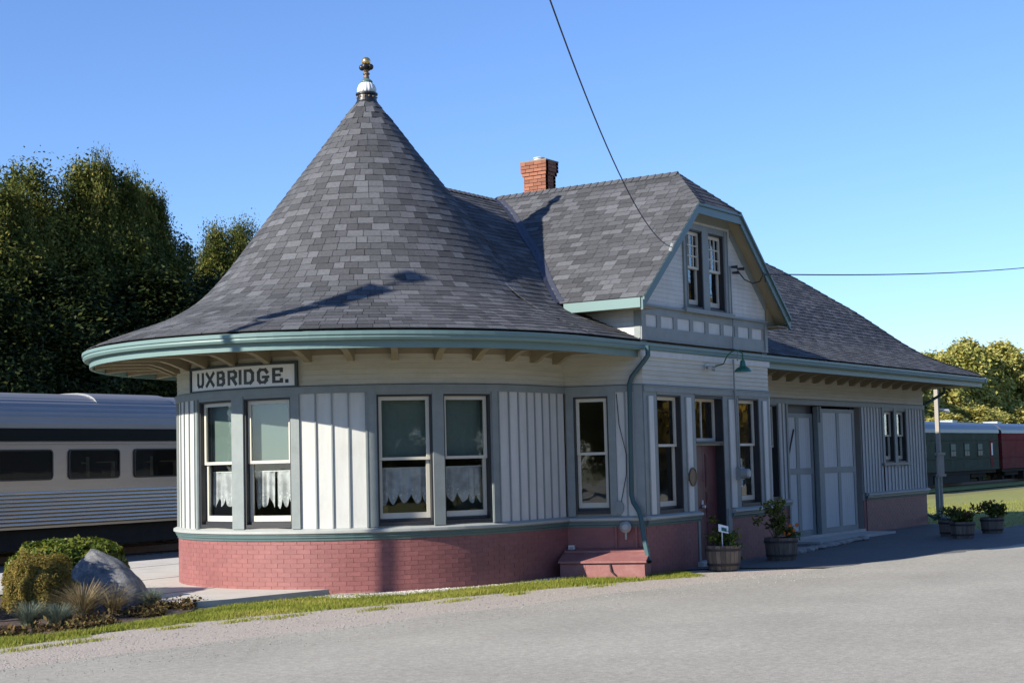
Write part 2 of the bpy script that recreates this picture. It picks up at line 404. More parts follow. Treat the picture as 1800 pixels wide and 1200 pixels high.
def lathe(mb, c, prof, seg=24, flute=0, famp=0.0, tint=1.0):
    c = Vector(c); vs = []; fs = []
    for (r, z) in prof:
        for k in range(seg):
            t = 2*math.pi*k/seg
            rr = r*(1 - famp*(0.5+0.5*math.cos(flute*t))) if flute else r
            vs.append((c.x+rr*math.cos(t), c.y+rr*math.sin(t), c.z+z))
    n = len(prof)
    for i in range(n-1):
        for k in range(seg):
            a, b = i*seg+k, i*seg+(k+1) % seg
            fs.append((a, b, b+seg, a+seg))
    fs.append(tuple(range(seg-1, -1, -1))); fs.append(tuple(range((n-1)*seg, n*seg)))
    mb.add(vs, fs, tint)
def ball(mb, c, r, seg=16, rings=10, sz=1.0):
    pr = [(max(1e-4, r*math.sin(math.pi*i/rings)), -r*sz*math.cos(math.pi*i/rings)) for i in range(rings+1)]
    lathe(mb, c, pr, seg)

class Path:
    """a wall line seen from above; u runs along it in metres, n outwards (to the right of travel)"""
    def __init__(s, pts, curved=False):
        s.p = [Vector((x, y, 0)) for x, y in pts]; s.curved = curved
        s.L = [0.0]
        for a, b in zip(s.p, s.p[1:]): s.L.append(s.L[-1] + (b-a).length)
        s.N = []
        for i in range(len(s.p)):
            d = (s.p[min(i+1, len(s.p)-1)] - s.p[max(i-1, 0)]).normalized()
            s.N.append(Vector((d.y, -d.x, 0)))
    def __call__(s, u, n, z):
        L = s.L; i = 0
        if len(L) > 2:
            lo, hi = 0, len(L)-2
            while lo < hi:
                md = (lo+hi+1)//2
                if L[md] <= u: lo = md
                else: hi = md-1
            i = lo
        t = (u-L[i])/(L[i+1]-L[i])
        q = s.p[i].lerp(s.p[i+1], t)
        nn = s.N[i].lerp(s.N[i+1], min(1, max(0, t))).normalized()
        q = q + nn*n
        return Vector((q.x, q.y, z))
    @property
    def end(s): return s.L[-1]

def slab(mb, P, u0, u1, z0, z1, n0, n1, tint=1.0, du=0.28):
    """a board lying on a wall line"""
    k = max(1, int(math.ceil((u1-u0)/du))) if P.curved else 1
    vs = []; fs = []
    for i in range(k+1):
        u = u0+(u1-u0)*i/k
        vs += [P(u,n0,z0), P(u,n1,z0), P(u,n1,z1), P(u,n0,z1)]
    for i in range(k):
        a = 4*i
        for j in range(4):
            fs.append((a+j, a+4+j, a+4+(j+1) % 4, a+(j+1) % 4))
    fs.append((3,2,1,0)); a = 4*k; fs.append((a,a+1,a+2,a+3))
    mb.add(vs, fs, tint)
def prism(mb, P, poly, n0, n1, tint=1.0):
    k = len(poly)
    vs = [P(u,n0,z) for u,z in poly] + [P(u,n1,z) for u,z in poly]
    fs = [tuple(range(k)), tuple(range(2*k-1, k-1, -1))]
    for i in range(k):
        fs.append((i, i+k, (i+1) % k + k, (i+1) % k))
    mb.add(vs, fs, tint)
def profile_sweep(mb, P, u0, u1, prof, tint=1.0, du=0.28, closed=True):
    k = max(1, int(math.ceil((u1-u0)/du))) if P.curved else 1
    m_ = len(prof); vs = []; fs = []
    for i in range(k+1):
        u = u0+(u1-u0)*i/k
        vs += [P(u, n, z) for n, z in prof]
    for i in range(k):
        for j in range(m_ if closed else m_-1):
            a = i*m_+j; b = i*m_+(j+1) % m_
            fs.append((a, a+m_, b+m_, b))
    fs.append(tuple(range(m_-1, -1, -1))); fs.append(tuple(range(k*m_, k*m_+m_)))
    mb.add(vs, fs, tint)

# ------------------------------------------------------------------ station dimensions
XC, EA, EB = 0.015, 3.297, 3.2
def ell(t): return (XC + EA*math.cos(R(t)), EB*math.sin(R(t)))
ptsA = [ell(90+i) for i in range(0, 181)] + [(0.3, -3.2), (0.6, -3.2), (1.02, -3.2)]
PA = Path(ptsA, True)
PB = Path([(1.02, -3.2), (1.48, -4.415)])
PC = Path([(1.48, -4.415), (6.40, -4.415)])
PD = Path([(6.40, -4.415), (6.86, -3.2)])
PE = Path([(6.86, -3.2), (18.75, -3.2)])
PF = Path([(18.75, -3.2), (18.75, 3.2)])
PG = Path([(18.75, 3.2), (0.015, 3.2)])
for Q in (PA,): pass
def uA(t):   # arc position of an angle on the round end
    i = t-90; j = int(math.floor(i)); return PA.L[j] + (PA.L[j+1]-PA.L[j])*(i-j)
uX = lambda X: X-1.48      # bay front
uE = lambda X: X-6.86      # main front

STN = thing('train_station', (0, 0, 0), 'pale grey railway station with round end, conical shingle roof and red painted brick base', 'train station')
def rj(a, b): return random.uniform(a, b)

# windows: (path, u0, u1, z0, z1)
tw = []
WINA = [(162.8, 178.1), (182.3, 197.2), (220.3, 235.2), (238.3, 253.0)]
openA = [(uA(a), uA(b), 0.96, 2.89) for a, b in WINA]
openB = [(0.15, 0.725, 0.98, 2.87)]
openC = [(0.45, 1.32, 0.96, 2.89), (1.83, 2.94, 0.02, 2.91), (3.57, 4.45, 0.96, 2.89)]
openE = [(1.75, 2.64, 0.96, 2.89), (3.16, 7.44, 0.06, 2.92), (8.93, 9.62, 1.60, 2.87), (9.80, 10.48, 1.60, 2.87)]
def core(P, opens, zt, name):
    mb = MB()
    us = sorted({0, P.end} | {o[0] for o in opens} | {o[1] for o in opens})
    for a, b in zip(us, us[1:]):
        mid = (a+b)/2
        cuts = sorted([(o[2], o[3]) for o in opens if o[0] < mid < o[1]])
        z = -0.15
        for c0, c1 in cuts + [(zt, zt)]:
            if c0 > z+0.001: slab(mb, P, a, b, z, c0, -0.2, -0.022)
            z = max(z, c1)
    return mb.build(name, M['interior'], STN)
for P, o in ((PA, openA), (PB, openB), (PC, openC), (PD, []), (PE, openE), (PF, []), (PG, [])):
    core(P, o, 3.75 if P is not PC else 3.6, 'wall_core')
def footprint(r, x1, z0, z1):
    pl = [(0.015+r*math.cos(R(90+6*i)), r*math.sin(R(90+6*i))) for i in range(31)]+[(x1, -r), (x1, r)]
    k = len(pl)
    return [(x, y, z) for z in (z0, z1) for x, y in pl], [tuple(range(k-1, -1, -1)), tuple(range(k, 2*k))]+[(i, (i+1) % k, (i+1) % k+k, i+k) for i in range(k)]
mb = MB(); mb.add(*footprint(3.0, 18.55, -0.1, 0.055)); mb.build('floor', M['woodfloor'], STN)
mb = MB(); mb.add(*box(1.72, 6.3, -4.2, -3.003, -0.1, 0.053)); mb.build('bay_floor', M['woodfloor'], STN)
mb = MB(); mb.add(*footprint(3.0, 18.55, 3.62, 3.70)); mb.build('ceiling', M['interior'], STN)
mb = MB(); mb.add(*box(7.0, 7.15, -3.0, 3.0, 0.07, 3.6))
mb.build('inner_partition', M['interior'], STN)

# ---- brick base ------------------------------------------------------------
bricks = []   # (score, verts, faces, tint)
def score(vs):
    c = Vector((0, 0, 0))
    for v in vs: c += Vector(v)
    c /= len(vs)
    return c
brick_spans = [(PA, 0.0, PA.end, 0), (PB, 0, PB.end, 0), (PC, 0, 1.80, 0), (PC, 3.17, PC.end, 0), (PD, 0, PD.end, 0), (PE, 0, 3.14, 0), (PE, 7.62, PE.end, 0), (PF, 0, PF.end, 0)]
for P, a, b, _ in brick_spans:
    mb = MB(); slab(mb, P, a, b, -0.15, 0.75, -0.03, -0.0022); mb.build('brick_backing', M['brick_joint'], STN)
BH, BL = 0.068, 0.215
for P, a, b, _ in brick_spans:
    z = -0.062; row = 0
    while z < 0.735:
        u = a - (BL/2 if row % 2 else 0)
        while u < b-0.02:
            x0, x1 = max(u, a), min(u+BL-0.0055, b)
            if x1-x0 > 0.03:
                vis = not (P is PA and x0 < uA(125)) and P is not PF
                nn = 0.0015*random.random()
                mm = MB(); slab(mm, P, x0, x1, z+0.0022, min(z+BH-0.0022, 0.745), -0.012, nn, tint=rj(0.93, 1.06), du=0.5)
                c = P((x0+x1)/2, 0, z); nrm = P((x0+x1)/2, 1, z)-c
                vd = CAM-c
                sc = (x1-x0)*max(0, nrm.dot(vd))/vd.length**3 if vis else 0
                bricks.append((sc, mm))
            u += BL
        z += BH; row += 1
bricks.sort(key=lambda q: -q[0])
NB = 300
for sc, mm in bricks[:NB-1]:
    mm.build('brick', M['brick'], STN)
rest = MB()
for sc, mm in bricks[NB-1:]:
    rest.add(mm.v, mm.f, mm.t[0])
o = rest.build('brickwork', M['brick'], STN); o['kind'] = 'stuff'

# ---- ledge over the brick --------------------------------------------------
LEDGE = [(0.0, 0.842), (0.062, 0.842), (0.085, 0.856), (0.085, 0.892), (0.0, 0.925)]
DRIP = [(0.0, 0.745), (0.018, 0.745), (0.022, 0.775), (0.042, 0.79), (0.042, 0.815), (0.055, 0.822), (0.055, 0.840), (0.0, 0.840)]
for P, a, b in ((PA, 0, PA.end-0.02), (PB, 0.0, PB.end), (PC, 0.0, 1.90), (PC, 3.17, PC.end+0.07), (PD, 0, PD.end), (PE, 0, 3.18), (PE, 7.60, PE.end+0.08), (PF, 0, PF.end)):
    mb = MB(); profile_sweep(mb, P, a, b, LEDGE); mb.build('sill_ledge', M['ledge'], STN)
    mb = MB(); profile_sweep(mb, P, a, b, DRIP); mb.build('drip_moulding', M['teal'], STN)

# ---- board and batten siding ----------------------------------------------
def boards(P, a, b, n, z0=0.925, z1=2.93, first=False, mat='white', bw=0.021, ends=True):
    us = [a+(b-a)*i/n for i in range(n+1)]
    for i in range(n):
        mb = MB(); slab(mb, P, us[i]+0.001, us[i+1]-0.001, z0, z1, -0.022, 0.0+rj(0, 0.002), tint=rj(0.95, 1.04)); mb.build('board', M[mat], STN)
    for i in range(0 if ends else 1, n+1 if ends else n):
        mb = MB(); slab(mb, P, us[i]-bw/2, us[i]+bw/2, z0, z1-0.004, 0.001, 0.024); mb.build('batten', M['batten'] if mat == 'white' else M[mat], STN)
def casing(P, a, b, z0, z1, n1=0.034, n0=0.0, strips=True, nm='window_casing', mat='trim'):
    mb = MB(); slab(mb, P, a, b, z0, z1, n0-0.02, n1)
    if strips:
        slab(mb, P, a+0.012, a+0.03, z0, z1-0.003, n1-0.002, n1+0.012)
        slab(mb, P, b-0.03, b-0.012, z0, z1-0.003, n1-0.002, n1+0.012)
    mb.build(nm, M[mat], STN)
# round end
boards(PA, uA(100), uA(130), 9, ends=True)
boards(PA, uA(130), uA(160.3), 7, ends=False)
boards(PA, uA(199.6), uA(217.3), 4, ends=False)
for t in (): pass
boards(PA, uA(256.0), PA.end-0.03, 8, ends=False)
casing(PA, uA(160.3), uA(162.8), 0.925, 2.93); casing(PA, uA(178.1), uA(182.3), 0.925, 2.93, strips=False); casing(PA, uA(197.2), uA(199.6), 0.925, 2.93, strips=False)
casing(PA, uA(217.3), uA(220.3), 0.925, 2.93); casing(PA, uA(235.2), uA(238.3), 0.925, 2.93, strips=False); casing(PA, uA(253.0), uA(256.0), 0.925, 2.93)
# bay left side
casing(PB, 0.03, 0.15, 0.925, 2.93, strips=False); casing(PB, 0.725, 0.84, 0.925, 2.93, strips=False)
boards(PB, 0.84, 1.16, 2, ends=False); casing(PB, 1.16, PB.end-0.002, 0.925, 2.93, strips=False, nm='corner_board')
# bay front: pilaster boards between the openings
mb = MB()
for a, b in ((0.0, 0.45), (1.32, 1.83), (2.94, 3.57), (4.45, 4.92)):
    casing(PC, a+(0.002 if a == 0 else 0), b, 0.925 if a < 2.9 else 0.925, 2.93, n1=0.012, strips=False, nm='pilaster')
    mb = MB()
    c = (a+b)/2; w = (b-a)*0.17
    slab(mb, PC, c-w, c+w, 0.93, 2.86, 0.012, 0.034); mb.build('pilaster_panel', M['white'], STN)
    mb = MB(); slab(mb, PC, c-w-0.03, c-w-0.012, 0.93, 2.86, 0.012, 0.026); slab(mb, PC, c+w+0.012, c+w+0.03, 0.93, 2.86, 0.012, 0.026); mb.build('pilaster_bead', M['trim'], STN)
mb = MB(); slab(mb, PC, 1.83, 1.90, 0.02, 0.86, -0.03, 0.01); mb.build('door_jamb', M['trim'], STN)
mb = MB(); slab(mb, PC, 2.94, 3.16, 0.02, 0.925, -0.03, 0.012); slab(mb, PC, 2.98, 3.02, 0.02, 0.92, 0.012, 0.03); mb.build('door_jamb', M['trim'], STN)
# bay right side and main front
casing(PD, 0.0, PD.end, 0.925, 2.93, strips=False, nm='side_panel', mat='white')
boards(PE, 0.0, 1.6, 6, ends=False); casing(PE, 1.6, 1.75, 0.925, 2.93)
casing(PE, 2.64, 2.72, 0.925, 2.93, strips=False)
boards(PE, 2.72, 3.10, 2, ends=True); casing(PE, 3.08, 3.16, 0.06, 2.93, strips=False, nm='door_jamb')
def boardset(P, a, b, n, z0, z1): boards(P, a, b, n, z0, z1, ends=False)
boards(PE, 7.46, 8.86, 7, ends=True); boards(PE, 10.55, PE.end-0.06, 6, ends=False)
boards(PE, 8.86, 10.55, 7, z0=0.925, z1=1.52, ends=True)
casing(PE, 8.80, 8.93, 1.52, 2.93, strips=False); casing(PE, 9.62, 9.80, 1.52, 2.93, strips=False); casing(PE, 10.48, 10.58, 1.52, 2.93, strips=False)
mb = MB(); slab(mb, PE, 8.72, 10.64, 1.535, 1.595, 0.0, 0.075); mb.build('window_sill', M['trim'], STN)
casing(PE, PE.end-0.06, PE.end, 0.925, 2.93, strips=False, nm='corner_board')
boards(PF, 0.02, PF.end, 24, ends=True)
mb = MB(); slab(mb, PG, 0, PG.end, 0, 3.6, -0.02, 0.0); mb.build('back_siding', M['white'], STN)

# ---- belt course and clapboard frieze -------------------------------------
for P, a, b in ((PA, 0, PA.end), (PB, 0, PB.end), (PC, 0, PC.end), (PD, 0, PD.end), (PE, 0, PE.end), (PF, 0, PF.end)):
    mb = MB(); slab(mb, P, a, b, 2.93, 3.018, -0.02, 0.038); mb.build('belt_course', M['trim'], STN)
    mb = MB(); profile_sweep(mb, P, a, b, [(-0.01, 3.018), (0.055, 3.018), (0.055, 3.034), (-0.01, 3.05)]); mb.build('belt_cap', M['trim'], STN)
# head boards over the openings
for P, opens in ((PA, openA), (PB, openB), (PC, openC), (PE, openE[:1] + openE[2:])):
    for (a, b, z0, z1) in opens:
        mb = MB(); slab(mb, P, a, b, z1, 2.93, -0.02, 0.02); mb.build('head_board', M['trim'], STN)
mb = MB(); slab(mb, PE, 3.16, 7.46, 2.92, 2.93, -0.02, 0.02); mb.build('head_board', M['trim'], STN)
CH = 0.077
def clap(P, a, b, z0, z1, mat='clap'):
    z = z0
    while z < z1-0.01:
        h = min(CH, z1-z)
        mb = MB(); profile_sweep(mb, P, a, b, [(-0.022, z), (0.012, z), (0.001, z+h-0.002), (-0.022, z+h-0.002)], tint=rj(0.95, 1.04))
        mb.build('clapboard', M[mat], STN)
        z += CH
for P in (PA, PB, PD, PE, PF):
    clap(P, 0, P.end, 3.05, 3.60 if P is not PA else 3.64)
clap(PC, 0, PC.end, 3.05, 3.52)

# ---- windows ---------------------------------------------------------------
def wpath(P, u0, u1):
    a, b = P(u0, 0, 0), P(u1, 0, 0)
    return Path([(a.x, a.y), (b.x, b.y)])
def window(P, u0, u1, z0, z1, rec=0.055, meet=None, blind=None, light='1', stile=0.052, frame=True, parent=None):
    W = wpath(P, u0, u1); L = W.end
    off = -0.0
    mb = MB()
    d0 = -rec-0.13
    g = 0.028
    slab(mb, W, -0.01, g, z0-0.02, z1+0.01, d0, 0.004); slab(mb, W, L-g, L+0.01, z0-0.02, z1+0.01, d0, 0.004)
    slab(mb, W, g, L-g, z1-g, z1+0.01, d0, 0.003)
    slab(mb, W, g, L-g, z0-0.02, z0+(0.012 if light == 'transom' else 0.03), d0, 0.01)
    if light != 'transom': slab(mb, W, g, L-g, z0+0.03, z0+0.075, d0, -rec-0.01)
    fr = mb.build('window', M['charcoal'], STN)
    zm = meet if meet else (z0+z1)/2+0.02
    t = 0.036
    # upper sash outside, lower sash behind it
    def sash(nm, za, zb, n1, top, bot):
        mb = MB()
        a, b = g+0.004, L-g-0.004
        slab(mb, W, a, a+stile, za, zb, n1-t, n1); slab(mb, W, b-stile, b, za, zb, n1-t, n1)
        slab(mb, W, a+stile, b-stile, zb-top, zb, n1-t, n1-0.0015); slab(mb, W, a+stile, b-stile, za, za+bot, n1-t, n1-0.0015)
        if nm == 'upper_sash' and light in ('3x3',):
            for k in (1, 2):
                uu = a+stile+(b-a-2*stile)*k/3; slab(mb, W, uu-0.011, uu+0.011, za+bot, zb-top, n1-t+0.004, n1-0.004)
                zz = za+bot+(zb-top-za-bot)*k/3; slab(mb, W, a+stile, b-stile, zz-0.011, zz+0.011, n1-t+0.006, n1-0.006)
        if light == 'transom':
            uu = a+stile+(b-a-2*stile)*0.5; slab(mb, W, uu-0.014, uu+0.014, za+bot, zb-top, n1-t+0.004, n1-0.004)
        mb.build(nm, M['cream'], fr)
        mb = MB(); slab(mb, W, a+stile-0.004, b-stile+0.004, za+bot-0.004, zb-top+0.004, n1-t*0.6, n1-t*0.6+0.003)
        mb.build('pane', M['glass'], fr)
    if light == 'transom':
        sash('transom_sash', z0, z1-g, -rec, 0.05, 0.07)
    else:
        sash('upper_sash', zm-0.022, z1-g-0.002, -rec, 0.055, 0.044)
        sash('lower_sash', z0+0.077, zm+0.02, -rec-t-0.004, 0.04, 0.085)
    if blind:
        mb = MB(); slab(mb, W, 0.04, L-0.04, blind, z1-0.03, -rec-0.150, -rec-0.145); mb.build('roller_blind', M['blind'], fr)
    return W, L
def curtain(P, u0, u1, zt, zb, rec, label, panels=1):
    W = wpath(P, u0, u1); L = W.end
    c = W(L/2, -rec, zb)
    t = thing('lace_curtain', c, label, 'curtain', 'lace half-curtains in the round-end windows')
    ph = random.random()*6
    for p in range(panels):
        a = 0.045 + (L-0.09)*p/panels + (0.02 if p else 0); b = 0.045 + (L-0.09)*(p+1)/panels - (0.015 if p < panels-1 else 0)
        mb = MB(); K = 90; J = 12; vs = []; fs = []; tv = []
        nsc = 4.5 if panels == 1 else 2.6; off = random.random()*0.4
        for i in range(K+1):
            s = i/K; u = a+(b-a)*s
            w = 0.020*math.sin(u*52+ph+p+1.5*math.sin(u*9+ph))+0.012*math.sin(u*27+ph*2)
            sc = abs(math.sin(math.pi*(nsc*s+off+0.12*math.sin(s*7+ph))))
            lo = zb + 0.15*(1-sc**0.75)+0.02*math.sin(s*5+ph)
            for j in range(J+1):
                v = j/J; z = zt+(lo-zt)*v
                vs.append(W(u, -rec-0.17+w*(0.35+0.65*v), z)); tv.append((zt-z)/(zt-zb))
        for i in range(K):
            for j in range(J):
                q = i*(J+1)+j; fs.append((q, q+J+1, q+J+2, q+1))
        mb.add(vs, fs); mb.t = tv; mb.build('curtain_panel', M['lace'], t, True)
    mb = MB(); tube(mb, [W(0.03, -rec-0.165, zt-0.01), W(L-0.03, -rec-0.165, zt-0.01)], 0.008, 6); mb.build('curtain_rod', M['porcelain'], t)
cl = ['white lace half-curtain in the sunlit window left of the mullion, under the painted sign',
      'white lace half-curtain parted in two, in the sunlit window right of the mullion',
      'shaded white lace half-curtain in the left of the two windows facing the road',
      'shaded white lace half-curtain in the right of the two windows facing the road']
for i, (a, b, z0, z1) in enumerate(openA):
    window(PA, a, b, z0, z1, blind=1.90 if i < 2 else 1.96, meet=1.93)
    curtain(PA, a, b, 1.80, 1.24, 0.055, cl[i], 2 if i == 1 else 1)
for (a, b, z0, z1) in openB: window(PB, a, b, z0, z1, rec=0.05, meet=1.94)
for i in (0, 2): window(PC, *openC[i], rec=0.08, meet=2.05)
a, b, z0, z1 = openE[0]; window(PE, a, b, z0, z1, rec=0.08, meet=2.03)
for i in (2, 3): window(PE, *openE[i], rec=0.05, meet=2.26, blind=1.66)
# back wall lining so the rooms read as rooms
# ---- front door ------------------------------------------------------------
window(PC, 1.83, 2.94, 2.10, 2.89, rec=0.145, light='transom')
mb = MB(); slab(mb, PC, 1.83, 2.94, 2.04, 2.10, -0.30, -0.06); mb.build('transom_bar', M['trim'], STN)
mb = MB(); slab(mb, PC, 1.80, 1.85, 0.0, 2.04, -0.32, 0.0); slab(mb, PC, 2.92, 2.945, 0.0, 2.04, -0.32, 0.0); mb.build('door_reveal', M['charcoal'], STN)
mb = MB(); slab(mb, PC, 1.78, 2.98, -0.02, 0.055, -0.34, 0.10); mb.build('threshold', M['concrete'], STN)
for k, (a, b) in enumerate(((1.853, 2.382), (2.388, 2.917))):
    mb = MB(); slab(mb, PC, a, b, 0.06, 2.036, -0.20, -0.160)
    d = mb.build('door', M['maroon'], STN)
    zz = 0.12
    mb = MB()
    for r0, r1 in ((0.20, 0.42), (0.47, 0.72), (0.77, 0.98), (1.04, 1.24), (1.30, 1.90)):
        slab(mb, PC, a+0.10, b-0.10, r0, r1, -0.162, -0.150)
        slab(mb, PC, a+0.13, b-0.13, r0+0.03, r1-0.03, -0.151, -0.145)
    mb.build('door_panel', M['maroon'], d)
    if k == 0:
        mb = MB(); slab(mb, PC, b-0.08, b-0.03, 1.02, 1.09, -0.16, -0.145); tube(mb, [PC(b-0.055, -0.15, 0.98), PC(b-0.055, -0.10, 0.98)], 0.025, 8); mb.build('door_handle', M['porcelain'], d)
mb = MB(); slab(mb, PC, 2.383, 2.387, 0.06, 2.03, -0.19, -0.165); mb.build('door_seam', M['black'], STN)

# ---- freight doors -----------------------------------------------------------
def freight(a, b, n1, z1, name='freight_door'):
    mb = MB(); slab(mb, PE, a, b, 0.09, z1, n1-0.05, n1-0.02)
    d = mb.build(name, M['freight'], STN)
    w = 0.15; mid = (a+b)/2; zs = (0.09, 1.43, 1.53, z1)
    for c0, c1 in ((a, a+w*0.9), (mid-w*0.55, mid+w*0.55), (b-w*0.9, b)):
        mb = MB(); slab(mb, PE, c0, c1, 0.09, z1, n1-0.02, n1); mb.build('stile', M['trim'], d)
    for z0, z1_ in ((0.09, 0.21), (1.42, 1.55), (z1-0.09, z1)):
        mb = MB(); slab(mb, PE, a+0.002, b-0.002, z0, z1_, n1-0.02, n1+0.003); mb.build('cross_rail', M['trim'], d)
    # vertical tongue-and-groove boards in the panels
    k = 0; uu = a+0.14
    while uu < b-0.2:
        mb = MB(); slab(mb, PE, uu+0.002, uu+0.118, 0.2, z1-0.08, n1-0.022, n1-0.0145+rj(0, 0.0015)); mb.build('plank', M['freight'], d)
        uu += 0.12
    return d
mb = MB(); prism(mb, PE, [(3.40, 1.62), (3.42, 1.60), (3.86, 2.38), (3.84, 2.40)], -0.16, -0.135); mb.build('door_brace', M['charcoal'], STN)
freight(3.18, 4.90, -0.15, 2.74); freight(5.14, 7.18, -0.06, 2.86)
mb = MB(); slab(mb, PE, 3.16, 4.92, 2.74, 2.92, -0.19, -0.17); mb.build('door_head_gap', M['charcoal'], STN)
mb = MB(); slab(mb, PE, 4.92, 5.12, 0.06, 2.90, -0.14, -0.03); slab(mb, PE, 5.0, 5.06, 2.55, 2.9, -0.03, 0.0); mb.build('door_post', M['trim'], STN)
mb = MB(); slab(mb, PE, 7.18, 7.46, 0.75, 2.92, -0.20, -0.16); mb.build('door_side_gap', M['charcoal'], STN)
mb = MB(); slab(mb, PE, 3.16, 7.5, 0.02, 0.088, -0.2, 0.0); mb.build('door_sill', M['concrete'], STN)
mb = MB(); slab(mb, PE, 7.18, 7.622, -0.1, 0.75, -0.2, -0.15); slab(mb, PE, 7.45, 7.618, -0.1, 0.748, -0.15, -0.010); mb.build('door_side_brick', M['brick_joint'], STN)
# ---- roof -------------------------------------------------------------------
CONE = [(0.19, 8.07), (0.445, 7.74), (0.84, 7.20), (1.43, 6.42), (1.92, 5.77), (2.4, 5.13), (2.87, 4.60), (3.34, 4.265), (3.80, 4.05), (4.2, 3.875), (4.42, 3.765)]
MAIN = [(0.0, 6.88), (0.5, 6.56), (0.96, 6.22), (1.44, 5.84), (1.92, 5.47), (2.4, 5.04), (2.87, 4.615), (3.34, 4.275), (3.80, 4.05), (4.2, 3.875), (4.42, 3.765)]
def smooth_prof(pr, n=6):
    out = []
    for i in range(len(pr)-1):
        p0 = pr[max(0, i-1)]; p1 = pr[i]; p2 = pr[i+1]; p3 = pr[min(len(pr)-1, i+2)]
        for k in range(n):
            t = k/n
            # monotone catmull-rom with averaged tangents in z over r
            h = p2[0]-p1[0]
            m1 = (p2[1]-p0[1])/(p2[0]-p0[0]) if p2[0] != p0[0] else 0
            m2 = (p3[1]-p1[1])/(p3[0]-p1[0])
            a = (1+2*t)*(1-t)**2; b = t*(1-t)**2; c = t*t*(3-2*t); d = t*t*(t-1)
            out.append((p1[0]+h*t, a*p1[1]+b*h*m1+c*p2[1]+d*h*m2))
    out.append(pr[-1]); return out
CONE = smooth_prof(CONE); MAIN = smooth_prof(MAIN)
def interp(pr, r):
    if r <= pr[0][0]: return pr[0][1]
    for (a, za), (b, zb) in zip(pr, pr[1:]):
        if r <= b: return za+(zb-za)*(r-a)/(b-a)
    return pr[-1][1]
def kx(r): 
    t = min(1, max(0, (r-2.4)/2.02)); return 0.10*t*t*(3-2*t)
def cone_pt(th, r, off=0.0):
    c, s = math.cos(th), math.sin(th)
    rr = r*(1+kx(r)*c*c) if c < 0 else r
    z = interp(CONE, r)
    if off:
        z1 = interp(CONE, min(4.42, r+0.03)); z0 = interp(CONE, max(0.19, r-0.03))
        sl = (z1-z0)/(min(4.42, r+0.03)-max(0.19, r-0.03))
        q = math.hypot(1, sl); rr += off*(-sl/q); z += off/q
    return Vector((rr*c, rr*s, z))
GX, GE, GZE, GR = 3.95, 2.93, 4.42, 6.93     # gable ridge x, half span, eave height, ridge height
GS = (GR-GZE)/GE
GY0 = -4.72
def zg(X): return GR-GS*abs(X-GX)
def zhipg(Y): return 6.20+0.90*(Y-GY0)
XR, XE = 15.68, 20.10
def zmain(X, Y):
    d = abs(Y)
    if X > XR: d = max(d, (X-XR))
    return interp(MAIN, min(4.42, d))
tower_roof = MB()
vs = []; fs = []; TH = [R(90+180*i/64) for i in range(65)]; RS = [p[0] for p in CONE[::2]]+([CONE[-1][0]] if len(CONE) % 2 == 0 else [])
TH = [R(60+240*i/84) for i in range(85)]
for r in RS:
    for t in TH: vs.append(cone_pt(t, r, -0.006))
nt = len(TH)
for i in range(len(RS)-1):
    for k in range(nt-1):
        q = i*nt+k
        xm = (vs[q][0]+vs[q+nt+1][0])/2; ym = (vs[q][1]+vs[q+nt+1][1])/2
        if xm > 0.4 and RS[i] > 2.6: continue
        fs.append((q, q+nt, q+nt+1, q+1))
mb = MB(); mb.add(vs, fs); TR = mb.build('tower_roof', M['deck'], STN, True)
# underside of the overhang (boarded soffit), following the roof
def soffit_ring(r0, r1, ths, offz):
    vs = []; fs = []; rs = [r0+(r1-r0)*i/6 for i in range(7)]
    for r in rs:
        for t in ths:
            p = cone_pt(t, r); vs.append((p.x, p.y, p.z-offz))
    n = len(ths)
    for i in range(6):
        for k in range(n-1):
            q = i*n+k; fs.append((q, q+1, q+n+1, q+n))
    return vs, fs
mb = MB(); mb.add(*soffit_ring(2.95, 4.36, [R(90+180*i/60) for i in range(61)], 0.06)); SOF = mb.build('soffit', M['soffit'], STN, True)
# main roof deck
def main_deck(off):
    vs = []; fs = []
    ds = [p[0] for p in MAIN[::2]]
    if MAIN[-1][0] not in ds: ds.append(MAIN[-1][0])
    for sgn in (-1, 1):
        b0 = len(vs)
        for d in ds:
            vs.append((0.0, sgn*d, interp(MAIN, d)+off)); vs.append((XR+d, sgn*d, interp(MAIN, d)+off))
        for i in range(len(ds)-1):
            q = b0+2*i; f = (q, q+1, q+3, q+2); fs.append(f if sgn > 0 else f[::-1])
    b0 = len(vs)
    for d in ds:
        vs.append((XR+d, -d, interp(MAIN, d)+off)); vs.append((XR+d, d, interp(MAIN, d)+off))
    for i in range(len(ds)-1):
        q = b0+2*i; fs.append((q, q+2, q+3, q+1))
    return vs, fs
mb = MB(); mb.add(*main_deck(-0.012)); MR = mb.build('main_roof', M['deck'], STN)
v, f = main_deck(-0.075)
keep = [q for q in f if sum(abs(v[i][1]) for i in q)/4 > 2.95 or sum(v[i][0] for i in q)/4 > 18.5]
mb = MB(); mb.add(v, keep); mb.build('soffit', M['soffit'], STN)
